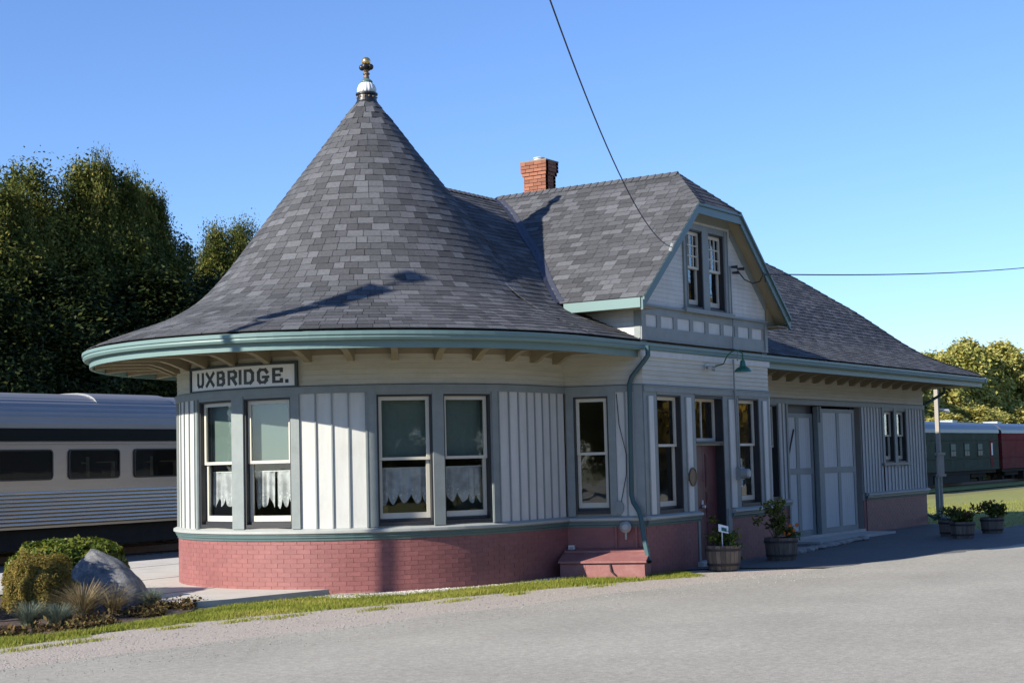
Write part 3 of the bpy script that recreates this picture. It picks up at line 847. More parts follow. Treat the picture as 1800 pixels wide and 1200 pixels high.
# gable roof deck
yb_ = lambda X: -max(0.0, next((d for d in [k*0.02 for k in range(0, 230)] if interp(MAIN, d) <= zg(X)), 4.4))
vs = []; fs = []
NX = 24
for sgn in (-1, 1):
    b0 = len(vs)
    for i in range(NX+1):
        a = GE*i/NX; X = GX+sgn*a; z = zg(X)
        yf = GY0 if z <= 6.20 else GY0+(z-6.20)/0.90
        vs.append((X, yf, z-0.008)); vs.append((X, yb_(X)+0.25, z-0.008))
    for i in range(NX):
        q = b0+2*i; f = (q, q+2, q+3, q+1); fs.append(f if sgn > 0 else f[::-1])
xj = GE*(GR-6.20)/(GR-GZE)
vs += [(GX-xj, GY0, 6.192), (GX+xj, GY0, 6.192), (GX, GY0+(GR-6.20)/0.90, GR-0.008)]; k = len(vs); fs.append((k-3, k-2, k-1))
mb = MB(); mb.add(vs, fs); GRF = mb.build('gable_roof', M['deck'], STN)

# ---- shingles -----------------------------------------------------------------
shingles = []     # (score, MB, roof)
def shtint():
    q = random.random()
    if q < 0.20: return rj(1.35, 1.62)
    if q < 0.40: return rj(1.1, 1.35)
    if q < 0.84: return rj(0.85, 1.08)
    return rj(0.68, 0.84)
def add_shingle(roof, p00, p10, p01, p11, nrm, th=0.011, tint=None):
    """p00,p10 lower corners, p01,p11 upper corners"""
    lift = Vector(nrm)*th
    vs = [p00, p10, p11, p01, p00+lift, p10+lift, p11+Vector(nrm)*0.002, p01+Vector(nrm)*0.002]
    mm = MB(); mm.add(vs, [(4,5,6,7), (0,1,5,4), (1,2,6,5), (3,0,4,7)], tint or shtint())
    c = (p00+p11)/2; vd = CAM-c
    ar = (p10-p00).length*(p01-p00).length
    shingles.append((ar*max(0, nrm.dot(vd))/vd.length**3, mm, roof))
EXPO = 0.143
# cone courses
arc = [0.0]
for (a, za), (b, zb) in zip(CONE[::-1], CONE[::-1][1:]): arc.append(arc[-1]+math.hypot(a-b, za-zb))
rc = [p[0] for p in CONE[::-1]]
def r_at(s):
    for i in range(len(arc)-1):
        if s <= arc[i+1]: return rc[i]+(rc[i+1]-rc[i])*(s-arc[i])/(arc[i+1]-arc[i])
    return rc[-1]
s = 0.0
while s < arc[-1]-0.08:
    r0, r1 = r_at(s), r_at(min(arc[-1], s+EXPO*1.12))
    t = 84.0+rj(0, 3)
    wb = 0.235 if r0 > 1.0 else 0.215
    while t < 296:
        w = math.degrees(wb*rj(0.72, 1.32)/max(r0, 0.3)); w = min(w, 60)
        t1 = t+w
        tm = R((t+t1)/2)
        cx_, cy_ = r0*math.cos(tm), r0*math.sin(tm)
        if cx_ < 0.02 or (cx_ < 3.0 and interp(CONE, r0) > zmain(cx_, cy_)-0.10 and r0 < 2.9 ):
            ta, tb = R(t)+0.004/r0, R(t1)-0.004/r0
            jit = rj(-0.006, 0.006)
            p00, p10, p01, p11 = cone_pt(ta, r0), cone_pt(tb, r0), cone_pt(ta, r1), cone_pt(tb, r1)
            nrm = (p10-p00).cross(p01-p00).normalized()
            if nrm.z < 0: nrm = -nrm
            dn = (p00-p01).normalized()*jit
            add_shingle(TR, p00+dn, p10+dn, p01, p11, nrm)
        t = t1
    s += EXPO
# main roof front slope
arcm = [0.0]
for (a, za), (b, zb) in zip(MAIN[::-1], MAIN[::-1][1:]): arcm.append(arcm[-1]+math.hypot(a-b, za-zb))
rm = [p[0] for p in MAIN[::-1]]
def d_at(s):
    for i in range(len(arcm)-1):
        if s <= arcm[i+1]: return rm[i]+(rm[i+1]-rm[i])*(s-arcm[i])/(arcm[i+1]-arcm[i])
    return 0.0
s = 0.0
while s < arcm[-1]-0.05:
    d0, d1 = d_at(s), d_at(min(arcm[-1], s+EXPO*1.12))
    z0, z1 = interp(MAIN, d0), interp(MAIN, d1)
    X = rj(-0.2, 0.0)
    nrm = Vector((0, -(z1-z0), (d0-d1))).normalized()
    while X < XR+d0:
        w = 0.25*rj(0.72, 1.35); X1 = min(X+w, XR+d0); xm = (X+X1)/2
        X0c = max(X, 0.0)
        rr = math.hypot(xm, d0)
        hid = (rr < 4.42 and interp(CONE, rr) > z0+0.25 and xm < 3) or (abs(xm-GX) < GE and zg(xm) > z0+0.2 and d0 < 4.3 and z0 > 4.2) or (1.6 < xm < 6.3 and 3.3 < d0 < 4.2) 
        if not hid and X1 > X0c+0.03:
            j = rj(-0.005, 0.005)
            t1x = min(X1-0.004, XR+d1)
            add_shingle(MR, Vector((X0c+0.004, -d0-j, z0)), Vector((X1-0.004, -d0-j, z0)), Vector((X0c+0.004, -d1, z1)), Vector((max(t1x, X0c+0.01), -d1, z1)), nrm)
        X = X1
    s += EXPO
# gable slopes (left one faces the camera)
L = math.hypot(GE, GR-GZE)
for sgn in (-1, 1):
    s = 0.0
    while s < L-0.05:
        a0, a1 = 1-s/L, 1-min(1, (s+EXPO*1.12)/L)
        X0, X1 = GX+sgn*GE*a0, GX+sgn*GE*a1
        z0, z1 = zg(X0), zg(X1)
        yf = GY0-0.03 if z0 <= 6.20 else GY0+(z0-6.20)/0.90
        yb2 = yb_(X0)
        Y = yf; nrm = Vector((sgn*(GR-GZE), 0, GE)).normalized()
        first = True
        while Y < yb2-0.04:
            w = 0.245*rj(0.72, 1.35)*(rj(0.4, 1) if first else 1); first = False
            Y1 = min(Y+w, yb2)
            ys = sorted((Y, Y1))
            yt = Y
            if z1 > 6.2: yt = max(Y, GY0+(z1-6.20)/0.90)
            add_shingle(GRF, Vector((X0, Y+0.004, z0)), Vector((X0, Y1-0.004, z0)), Vector((X1, yt+0.004, z1)), Vector((X1, max(Y1-0.004, yt+0.006), z1)), nrm)
            Y = Y1
        s += EXPO
# clipped hip at the front of the gable
Lh = math.hypot(GR-6.2, (GR-6.2)/0.9); s = 0
while s < Lh-0.04:
    f0, f1 = s/Lh, min(1, (s+EXPO*1.12)/Lh)
    h0, h1 = xj*(1-f0), xj*(1-f1)
    X = -h0
    while X < h0-0.02:
        w = 0.25*rj(0.7, 1.3); X1 = min(X+w, h0)
        q0, q1 = max(-h1, min(h1, X)), max(-h1, min(h1, X1))
        y0, y1 = GY0-0.02+(GR-6.2)/0.9*f0, GY0-0.02+(GR-6.2)/0.9*f1
        add_shingle(GRF, Vector((GX+X, y0, 6.2+(GR-6.2)*f0)), Vector((GX+X1-0.006, y0, 6.2+(GR-6.2)*f0)), Vector((GX+q0, y1, 6.2+(GR-6.2)*f1)), Vector((GX+q1, y1, 6.2+(GR-6.2)*f1)), Vector((0, -0.67, 0.74)))
        X = X1
    s += EXPO
# ridge and hip caps
def caps(roof, a, b, wid, nl, nr, step=0.15):
    a, b = Vector(a), Vector(b); d = (b-a); n = int(d.length/step); d.normalize()
    for i in range(n):
        p = a+d*(step*i); q = p+d*(step*1.25)
        for side in (nl, nr):
            side = Vector(side)
            w = side*wid
            upn = d.cross(side).normalized()
            if upn.z < 0: upn = -upn
            mm = MB(); lift = Vector((0, 0, 0.024)); l2 = Vector((0, 0, 0.006))
            vs = [p+lift, p+w+lift, q+w+l2, q+l2, p+w]
            tt = 0.95 if side is nl else 0.95
            mm.add(vs, [(0,1,2,3)] , tint=rj(0.85, 1.15)); mm.add([p+lift, p+w+lift, p+w, p], [(0,1,2,3)], 0.8)
            shingles.append((0, mm, roof))
sl = math.hypot(1, GS)
caps(GRF, (GX, -3.93, GR+0.01), (GX, 0.0, GR+0.01), 0.15, (-1/sl, 0, -GS/sl), (1/sl, 0, -GS/sl))
hl = Vector((GX-xj, GY0-0.03, 6.20)); hr = Vector((GX+xj, GY0-0.03, 6.20)); ht = Vector((GX, GY0+(GR-6.2)/0.9, GR))
caps(GRF, hl, ht, 0.14, Vector((-0.3, 0.75, -0.25)).normalized(), Vector((0.85, -0.2, -0.15)).normalized())
caps(GRF, hr, ht, 0.14, Vector((0.3, 0.75, -0.25)).normalized(), Vector((-0.85, -0.2, -0.15)).normalized())
ms = 0.66; q = math.hypot(1, ms)
caps(MR, (0.3, 0, 6.89), (XR, 0, 6.89), 0.15, (0, -1/q, -ms/q), (0, 1/q, -ms/q))
pv = None
for dd in [k*0.14 for k in range(0, 32)]:
    p0 = Vector((XR+dd, -dd, interp(MAIN, dd)+0.012)); 
    if pv is not None: caps(MR, p0, pv, 0.13, Vector((-0.85, 0, 0)).normalized()*1.0, Vector((0.1, 0.85, -0.1)).normalized(), step=(p0-pv).length*0.95)
    pv = p0
shingles.sort(key=lambda q: -q[0])
NS = 300
for sc, mm, rf in shingles[:NS-3]:
    mm.build('shingle', M['shingle'], rf)
for rf in (TR, MR, GRF):
    rest = MB()
    for sc, mm, q in shingles[NS-3:]:
        if q is rf:
            o0 = len(rest.v); rest.v.extend(mm.v); rest.f.extend([tuple(i+o0 for i in ff) for ff in mm.f]); rest.t.extend(mm.t)
    o = rest.build('shingle_courses', M['shingle'], rf); o['kind'] = 'stuff'
# valley flashing between main roof and gable slope
mb = MB(); vs = []; fs = []
Xs = [1.02+(GX-1.02)*i/30 for i in range(31)]
for X in Xs:
    z = zg(X); Y = yb_(X)
    vs += [Vector((X-0.09, Y-0.0, interp(MAIN, -Y)+0.022)), Vector((X+0.02, Y-0.02, z+0.026)), Vector((X+0.04, Y-0.09, zg(X+0.04)+0.022))]
for i in range(30):
    q = 3*i
    if abs(vs[q+1][1]) > 0.05:
        fs += [(q, q+1, q+4, q+3), (q+1, q+2, q+5, q+4)]
mb.add(vs, fs); mb.build('valley_flashing', M['flashing'], STN)

# ---- eaves: gutter, fascia, rafters ------------------------------------------------
def eave_pts(d):   # d = distance outside the gutter lip (negative inside)
    ax, by, x0 = 4.82+d, 4.486+d, -0.114
    pts = [(x0+ax*math.cos(R(90+2*i)), by*math.sin(R(90+2*i))) for i in range(91)]
    return pts + [(4.0, -by), (12.0, -by), (20.16+d, -by)]
PEV = Path(eave_pts(0), True)
GUT = [(-0.115, 3.60), (-0.035, 3.60), (-0.012, 3.635), (-0.02, 3.66), (0.0, 3.675), (0.0, 3.722), (-0.012, 3.725), (-0.015, 3.68), (-0.10, 3.66), (-0.10, 3.74), (-0.115, 3.74)]
mb = MB(); profile_sweep(mb, PEV, 0, PEV.end, GUT, du=0.25); mb.build('gutter', M['gutter'], STN)
mb = MB(); profile_sweep(mb, PEV, 0, PEV.end-0.10, [(-0.155, 3.49), (-0.117, 3.49), (-0.117, 3.735), (-0.155, 3.735)], du=0.25); mb.build('fascia', M['gutter'], STN)
PR = Path([(20.16, -4.486), (20.16, 4.486)])
mb = MB(); profile_sweep(mb, PR, 0.0, PR.end, GUT); mb.build('gutter', M['gutter'], STN)
mb = MB(); profile_sweep(mb, PR, 0.12, PR.end-0.12, [(-0.155, 3.49), (-0.117, 3.49), (-0.117, 3.735), (-0.155, 3.735)]); mb.build('fascia', M['gutter'], STN)
PK = Path([(20.16, 4.486), (-0.114, 4.486)])
mb = MB(); profile_sweep(mb, PK, 0.0, PK.end, GUT); profile_sweep(mb, PK, 0.12, PK.end, [(-0.155, 3.49), (-0.117, 3.49), (-0.117, 3.735), (-0.155, 3.735)]); mb.build('gutter', M['gutter'], STN)
def rafter(a, b, zi=0.0, za=None):
    """shaped rafter tail from wall point a to fascia point b"""
    a, b = Vector(a), Vector(b); d = (b-a); L_ = d.length; d.normalize()
    sdv = Vector((d.y, -d.x, 0))*0.05
    pr = [(-0.15, 3.40), (0.10, 3.40), (0.16, 3.43), (L_*0.24, 3.50), (L_*0.36, 3.545), (L_*0.8, 3.53), (L_, 3.50), (L_, 3.68), (L_*0.55, 3.80), (-0.15, 4.02)]
    k = len(pr); vs = [a+d*x+Vector((0, 0, z))+sdv for x, z in pr] + [a+d*x+Vector((0, 0, z))-sdv for x, z in pr]
    fs = [tuple(range(k)), tuple(range(2*k-1, k-1, -1))] + [(i, i+k, (i+1) % k+k, (i+1) % k) for i in range(k)]
    mb = MB(); mb.add(vs, fs); mb.build('rafter_tail', M['soffit'], STN)
t = 202.5-11.5*9
while t < 268:
    c, s_ = math.cos(R(t)), math.sin(R(t))
    rafter((XC+(EA-0.01)*c, (EB-0.01)*s_, 0), (-0.114+(4.82-0.16)*c, (4.486-0.16)*s_, 0))
    t += 11.5
for X in (0.05, 0.72): rafter((X, -3.19, 0), (X, -4.325, 0))
X = 7.22
while X < 18.8: rafter((X, -3.19, 0), (X, -4.325, 0)); X += 0.72
mb = MB(); mb.add(*box(18.76, 20.0, -4.32, 4.32, 3.50, 3.54)); mb.build('end_soffit', M['soffit'], STN)
for P in (PA, PE):
    mb = MB(); slab(mb, P, 0, P.end, 3.50, 3.66, 0.013, 0.035); mb.build('eave_blocking', M['soffit'], STN)
# frieze band of blocking under the bay gutter
mb = MB(); slab(mb, PC, -0.05, PC.end+0.05, 3.50, 3.62, 0.0, 0.03); mb.build('bay_fascia', M['white'], STN)

# ---- gable wall ------------------------------------------------------------------
def rake(u, off=0.10):     # underside of gable roof at u along bay front
    return min(zg(u+1.48)-off, 6.10)
GW = [(1.72, 2.32, 4.42, 5.80), (2.56, 3.18, 4.42, 5.80)]
def rakeprism(mb, a, b, z0, z1, n0, n1, tint=1.0):
    # part of wall strip a..b, z0..z1 that lies under the rakes
    zlo = lambda u: min(z1, rake(u))
    xs = [a]
    for zz in (z0, z1):
        for sgn in (-1, 1):
            u = GX-1.48+sgn*(GR-0.10-zz)/GS
            if a < u < b: xs.append(u)
    xs = sorted(xs+[b])
    for x0, x1 in zip(xs, xs[1:]):
        if x1-x0 < 1e-4: continue
        h0, h1 = zlo(x0), zlo(x1)
        if max(h0, h1) <= z0+1e-4: continue
        poly = [(x0, z0), (x1, z0)]
        if h1 > z0+1e-4: poly.append((x1, h1))
        if h0 > z0+1e-4: poly.append((x0, h0))
        if len(poly) >= 3: prism(mb, PC, poly, n0, n1, tint)
mb = MB()
zs = [3.6, 4.42, 5.80, 6.10]
us = [0, 1.72, 2.32, 2.56, 3.18, 4.92]
for i, (a, b) in enumerate(zip(us, us[1:])):
    for (z0, z1) in zip(zs, zs[1:]):
        if i in (1, 3) and z0 == 4.42: continue
        rakeprism(mb, a, b, z0, z1, -0.16, -0.022)
mb.build('gable_wall_core', M['interior'], STN)
mb = MB(); slab(mb, PC, 0, 4.92, 3.80, 4.00, -0.02, 0.012); slab(mb, PC, 0, 4.92, 4.20, 4.33, -0.02, 0.012)
for k in range(9):
    a = [0.0, 0.55, 1.145, 1.75, 2.34, 2.95, 3.54, 4.14, 4.80][k]; b = [0.12, 0.70, 1.29, 1.88, 2.48, 3.08, 3.68, 4.28, 4.92][k]
    slab(mb, PC, a, b, 4.0, 4.2, -0.02, 0.012)
mb.build('gable_band_frame', M['trim'], STN)
for k in range(8):
    a = [0.12, 0.70, 1.29, 1.88, 2.48, 3.08, 3.68, 4.28][k]; b = [0.55, 1.145, 1.75, 2.34, 2.95, 3.54, 4.14, 4.80][k]
    mb = MB(); slab(mb, PC, a, b, 4.0, 4.2, -0.02, -0.006); mb.build('band_panel', M['white'], STN)
mb = MB(); slab(mb, PC, -0.02, 4.94, 4.33, 4.365, -0.02, 0.05); slab(mb, PC, -0.02, 4.94, 3.775, 3.80, -0.02, 0.03); mb.build('gable_band_cap', M['trim'], STN)
# gable clapboards
z = 4.367
while z < 6.08:
    mb = MB(); z1 = z+CH-0.003; tt = rj(0.96, 1.04)
    segs = [(0.02, 4.90)] if z > 5.9 else [(0.02, 1.56), (3.34, 4.90)]
    for a, b in segs:
        mb = MB(); rakeprism(mb, a, b, z, z1, -0.022, 0.003+0.002*(int(z*100) % 2), tt)
        if mb.v: mb.build('clapboard', M['white'], STN)
    z += CH
# gable window casings
for a, b in ((1.56, 1.72), (2.32, 2.56), (3.18, 3.34)): casing(PC, a, b, 4.36, 5.90, n1=0.02, strips=(a != 2.32))
mb = MB(); slab(mb, PC, 1.72, 2.32, 5.80, 5.90, -0.02, 0.018); slab(mb, PC, 2.56, 3.18, 5.80, 5.90, -0.02, 0.018); mb.build('head_board', M['trim'], STN)
mb = MB(); slab(mb, PC, 1.50, 3.42, 4.325, 4.40, 0.0, 0.09); mb.build('window_sill', M['trim'], STN)
for q in GW: window(PC, *q, rec=0.05, meet=5.14, light='3x3', stile=0.045)
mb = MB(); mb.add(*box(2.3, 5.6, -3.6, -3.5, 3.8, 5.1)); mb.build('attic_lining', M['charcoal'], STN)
# inner rake board on the wall, outer rake boards at the verge
def strip3(a, b, h, y0, y1, name, mat, x0_=None):
    """board with upper edge a->b in the XZ plane, h deep, between y0 and y1"""
    (xa, za), (xb, zb) = a, b
    vs = [(x, y, z-dz) for y in (y0, y1) for (x, z, dz) in ((xa, za, 0), (xb, zb, 0), (xb, zb, h), (xa, za, h))]
    mb = MB(); mb.add(vs, [(0,1,2,3), (7,6,5,4), (0,4,5,1), (1,5,6,2), (2,6,7,3), (3,7,4,0)]); return mb.build(name, M[mat], STN)
eL, jL, jR, eR = (GX-GE, GZE), (GX-xj, 6.20), (GX+xj, 6.20), (GX+GE, GZE)
lo = lambda p, d: (p[0], p[1]-d)
for a, b in ((eL, jL), (jL, jR), (jR, eR)):
    strip3(lo(a, 0.02), lo(b, 0.02), 0.19 if a != jL else 0.17, GY0-0.005, GY0+0.035, 'rake_board', 'teal')
    strip3(lo(a, 0.0), lo(b, 0.0), 0.05, GY0-0.035, GY0-0.006, 'rake_moulding', 'teal')
    strip3(lo(a, 0.11), lo(b, 0.11), 0.02, GY0+0.036, -4.40, 'rake_soffit', 'soffit')
ir = lambda X: (X, zg(X)-0.12)
for a, b in ((1.52, GX-0.98), (GX+0.98, 6.36)):
    strip3(ir(a), ir(b), 0.17, -4.452, -4.418, 'rake_trim', 'trim')
strip3((GX-0.98, 6.09), (GX+0.98, 6.09), 0.14, -4.452, -4.418, 'rake_trim', 'trim')
# eave fascia along the left side of the gable roof and its dark underside
for sgn, nm in ((-1, 'gable_fascia'), (1, 'gable_fascia')):
    X = GX+sgn*GE
    mb = MB(); mb.add(*box(X-0.02, X+0.02, GY0+0.036, -3.25, GZE-0.17, GZE-0.012)); mb.build(nm, M['gutter'], STN)
    mb = MB(); x0, x1 = sorted((X-sgn*0.02, GX+sgn*2.42)); mb.add(*box(x0, x1, GY0+0.04, -3.2, GZE-0.165, GZE-0.15)); mb.build('gable_soffit', M['soffit'], STN)
for pl in ([(6.405, 4.262), (6.87, 4.262), (6.405, zg(6.405)-0.13)], [(1.475, 4.262), (1.03, 4.262), (1.475, zg(1.475)-0.13)]):
    mb = MB(); k = 3
    mb.add([(x, y, z) for y in (-4.44, -4.41) for x, z in pl], [(0,1,2), (5,4,3), (0,3,4,1), (1,4,5,2), (2,5,3,0)]); mb.build('eave_return', M['soffit'], STN)
# dormer cheeks
PCL = Path([(1.48, -3.0), (1.48, -4.413)]); PCR = Path([(6.40, -4.413), (6.40, -3.0)])
for P in (PCL, PCR):
    z = 3.62
    while z < 4.34:
        mb = MB(); profile_sweep(mb, P, 0, P.end, [(-0.022, z), (0.010, z), (0.001, z+CH-0.002), (-0.022, z+CH-0.002)]); mb.build('clapboard', M['white'], STN); z += CH
    mb = MB(); slab(mb, P, 0, P.end, 3.4, 4.6, -0.2, -0.023); mb.build('wall_core', M['interior'], STN)
mb = MB(); slab(mb, PC, -0.012, 0.10, 3.80, 4.36, 0.0, 0.030); slab(mb, PC, 4.82, 4.932, 3.80, 4.36, 0.0, 0.030); slab(mb, PCL, PCL.end-0.11, PCL.end+0.01, 3.62, 4.26, 0.0, 0.02); mb.build('corner_board', M['trim'], STN)

# ---- finial ------------------------------------------------------------------------
mb = MB(); lathe(mb, (0, 0, 0), [(0.215, 8.02), (0.19, 8.08), (0.175, 8.10), (0.165, 8.20), (0.19, 8.21), (0.19, 8.235), (0.15, 8.245)], 28)
FIN = mb.build('finial', M['black'], STN)
mb = MB()
for k in range(14):
    t = 2*math.pi*k/14; ball(mb, (0.172*math.cos(t), 0.172*math.sin(t), 8.165), 0.016, 8, 6)
mb.build('gilded_stud', M['gold'], FIN)
mb = MB(); lathe(mb, (0, 0, 0), [(0.145, 8.24), (0.168, 8.27), (0.166, 8.32), (0.14, 8.385), (0.105, 8.42), (0.08, 8.43)], 64, flute=16, famp=0.09); mb.build('fluted_cup', M['porcelain'], FIN, True)
mb = MB(); lathe(mb, (0, 0, 0), [(0.075, 8.425), (0.105, 8.435), (0.105, 8.45), (0.06, 8.49), (0.045, 8.50)], 24); mb.build('collar', M['teal'], FIN)
mb = MB(); lathe(mb, (0, 0, 0), [(0.042, 8.49), (0.05, 8.51), (0.04, 8.56), (0.058, 8.575), (0.058, 8.595), (0.035, 8.61), (0.05, 8.65)], 20); mb.build('stem', M['bronze'], FIN)
mb = MB()
for k in range(4):
    t = R(20+90*k); ball(mb, (0.075*math.cos(t), 0.075*math.sin(t), 8.70), 0.055, 14, 10)
mb.build('lobe', M['black'], FIN, True)
mb = MB(); ball(mb, (0, 0, 8.80), 0.078, 20, 14); mb.build('gilded_ball', M['gold'], FIN, True)

# ---- chimney -------------------------------------------------------------------------
CHM = None
mb = MB(); mb.add(*box(5.765, 6.125, 0.015, 0.515, 6.4, 7.91)); CHM = mb.build('chimney', M['mortar'], STN)
mb = MB(); z = 6.5
cz0 = 0
while z < 7.93:
    g = 0.0
    if z > 7.60 : g = 0.022
    if z > 7.68: g = 0.045
    if z > 7.88: g = 0.022
    x0, x1, y0, y1 = 5.75-g, 6.14+g, 0.0-g, 0.53+g
    row = int(round(z/0.072)) % 2
    for (ax, a, b, fx) in (('x', x0, x1, y0), ('x', x0, x1, y1), ('y', y0, y1, x0), ('y', y0, y1, x1)):
        u = a - (0.1 if row else 0)
        while u < b-0.01:
            c0, c1 = max(a, u), min(b, u+0.2)-0.008
            if c1-c0 > 0.02:
                if ax == 'x':
                    yy = (fx, fx+0.09) if fx == y0 else (fx-0.09, fx)
                    mb.add(*box(c0, c1, yy[0], yy[1], z, z+0.062), tint=rj(0.75, 1.2))
                else:
                    xx = (fx-0.001, fx+0.088) if fx == x0 else (fx-0.088, fx+0.001)
                    mb.add(*box(xx[0], xx[1], c0, c1, z+0.0005, z+0.0615), tint=rj(0.75, 1.2))
            u += 0.2
    z += 0.072
mb.build('chimney_bricks', M['chimney'], CHM)['kind'] = 'stuff'
mb = MB(); lathe(mb, (5.94, 0.26, 0), [(0.10, 7.92), (0.11, 8.01), (0.09, 8.02), (0.085, 7.94)], 20); lathe(mb, (5.94, 0.26, 0), [(0.12, 8.025), (0.12, 8.04), (0.03, 8.06)], 20); mb.build('flue_cap', M['porcelain'], CHM)
mb = MB(); mb.add(*box(5.70, 6.19, -0.05, 0.58, 7.928, 7.96)); mb.build('cap_slab', M['mortar'], CHM)

# ---- downspouts and wall pipes ----------------------------------------------------------
def rect_tube(pts, w, name, mat):
    mb = MB(); tube(mb, pts, w, 8); return mb.build(name, M[mat], STN)
DS = [PB(1.42, 0.10, 3.66), PB(1.42, 0.10, 3.50), PB(1.36, 0.09, 3.42), PB(1.14, 0.08, 3.16), PB(1.10, 0.075, 3.05), PB(1.08, 0.075, 1.26), PB(1.11, 0.10, 1.14), PB(1.20, 0.16, 1.00), PB(1.23, 0.18, 0.92), PB(1.28, 0.24, 0.60), PB(1.36, 0.36, 0.25), PB(1.38, 0.40, 0.21)]
rect_tube(DS, 0.042, 'downspout', 'downpipe')
mb = MB(); tube(mb, [PB(1.378, 0.398, 0.214), PB(1.382, 0.405, 0.205)], 0.036, 8); mb.build('downspout_mouth', M['black'], STN)
DS2 = [Vector((19.3, -3.6, 3.56)), Vector((19.3, -3.6, 3.36)), Vector((18.95, -3.2, 3.08)), Vector((18.83, -3.06, 2.95)), Vector((18.83, -3.06, 0.30)), Vector((18.9, -3.3, 0.15)), Vector((19.0, -3.9, 0.05))]
rect_tube(DS2, 0.040, 'downspout', 'downpipe')
for u in (0.80, 1.13):
    mb = MB(); tube(mb, [PB(u, 0.03, 0.75), PB(u, 0.03, 0.0)], 0.018, 8); mb.build('wall_pipe', M['hatch'], STN)
mb = MB(); tube(mb, [PC(3.33, 0.06, 3.58), PC(3.33, 0.06, 3.1), PC(3.38, 0.055, 2.6), PC(3.39, 0.055, 1.62)], 0.016, 8); tube(mb, [PC(3.43, 0.05, 2.9), PC(3.45, 0.05, 1.9), PC(3.5, 0.055, 1.62)], 0.01, 6); mb.build('conduit', M['trim'], STN)
mb = MB(); tube(mb, [PC(3.40, 0.03, 5.28), PC(3.41, 0.03, 4.4), PC(3.38, 0.06, 4.3), PC(3.35, 0.05, 3.78), PC(3.33, 0.16, 3.74), PC(3.33, 0.14, 3.55)], 0.013, 8); mb.build('conduit', M['trim'], STN)
mb = MB(); tube(mb, [PB(0.87, 0.02, 2.9), PB(0.90, 0.025, 2.4), PB(1.01, 0.03, 1.9), PB(1.0, 0.03, 1.6), PB(0.90, 0.03, 1.15)], 0.006, 5); mb.build('wall_cable', M['wire'], STN)

# ------------------------------------------------------------------ things fixed to the station
# name board
SG = thing('station_sign', PA(uA(180), 0.05, 3.2), 'white UXBRIDGE. name board with dark frame curving round the station end', 'sign')
u0, u1 = uA(159.6), uA(199.0)
mb = MB(); slab(mb, PA, u0, u1, 3.045, 3.385, 0.014, 0.045, du=0.1); mb.build('sign_board', paint('sign_white_enamel', (0.80, 0.80, 0.76), 0.45, 0.05, 3.0), SG)
mb = MB()
slab(mb, PA, u0-0.03, u1+0.03, 3.385, 3.43, 0.014, 0.075, du=0.1); slab(mb, PA, u0-0.03, u1+0.03, 3.036, 3.06, 0.040, 0.065, du=0.1)
slab(mb, PA, u0-0.03, u0+0.012, 3.06, 3.385, 0.014, 0.07); slab(mb, PA, u1-0.012, u1+0.03, 3.06, 3.385, 0.014, 0.07)
mb.build('sign_frame', paint('dark_teal_sign_frame', (0.025, 0.042, 0.042), 0.5, 0.1, 3.0), SG)
# letters are strokes in a unit box: (x0,y0,x1,y1)
H = 0.235
LET = {
 'U': [[(0, 1), (0, 0.18), (0.2, 0), (0.8, 0), (1, 0.18), (1, 1)]],
 'X': [[(0, 1), (1, 0)], [(1, 1), (0, 0)]],
 'B': [[(0.0, 0), (0.0, 1)], [(0, 1), (0.72, 1), (0.95, 0.86), (0.95, 0.66), (0.72, 0.52), (0, 0.52)], [(0.72, 0.52), (1, 0.38), (1, 0.15), (0.75, 0), (0, 0)]],
 'R': [[(0.0, 0), (0.0, 1)], [(0, 1), (0.75, 1), (1, 0.85), (1, 0.62), (0.75, 0.48), (0, 0.48)], [(0.5, 0.48), (1, 0)]],
 'I': [[(0.5, 0), (0.5, 1)]],
 'D': [[(0.0, 0), (0.0, 1)], [(0, 1), (0.7, 1), (1, 0.78), (1, 0.22), (0.7, 0), (0, 0)]],
 'G': [[(1, 0.78), (0.78, 1), (0.22, 1), (0, 0.8), (0, 0.2), (0.22, 0), (0.72, 0), (0.92, 0.16), (0.92, 0.42)], [(0.55, 0.42), (1.12, 0.42)]],
 'E': [[(1, 1), (0, 1), (0, 0), (1, 0)], [(0, 0.52), (0.75, 0.52)], [(1, 1), (1, 0.84)], [(1, 0), (1, 0.17)]],
}
spans = [('U', 163.2, 166.6), ('X', 167.7, 171.7), ('B', 172.8, 176.0), ('R', 177.2, 180.6), ('I', 181.4, 182.1), ('D', 183.1, 186.4), ('G', 187.5, 191.0), ('E', 192.2, 195.3)]
sw = 0.046
zl = 3.105
for ch, ta, tb in spans:
    ua, ub = uA(ta)+sw*0.5, uA(tb)-sw*0.5
    if ch == 'I': ua, ub = uA(ta), uA(tb)
    mb = MB(); lv = 0
    for st in LET[ch]:
        for (xa, ya), (xb, yb2) in zip(st, st[1:]):
            pa = (ua+(ub-ua)*xa, zl+sw/2+(H-sw)*ya); pb = (ua+(ub-ua)*xb, zl+sw/2+(H-sw)*yb2)
            dx, dz = pb[0]-pa[0], pb[1]-pa[1]; q = math.hypot(dx, dz); dx /= q; dz /= q
            e = sw*0.42
            a_ = (pa[0]-dx*e, pa[1]-dz*e); b_ = (pb[0]+dx*e, pb[1]+dz*e)
            hw = sw*0.56 if abs(dz) > 0.3 else sw*0.42
            poly = [(a_[0]-dz*hw, a_[1]+dx*hw), (b_[0]-dz*hw, b_[1]+dx*hw), (b_[0]+dz*hw, b_[1]-dx*hw), (a_[0]+dz*hw, a_[1]-dx*hw)]
            prism(mb, PA, poly, 0.044, 0.0505+0.0005*lv); lv += 1
    mb.build('letter', M['black'], SG)
mb = MB(); slab(mb, PA, uA(196.0), uA(196.9), zl, zl+0.055, 0.044, 0.051); mb.build('full_stop', M['black'], SG)

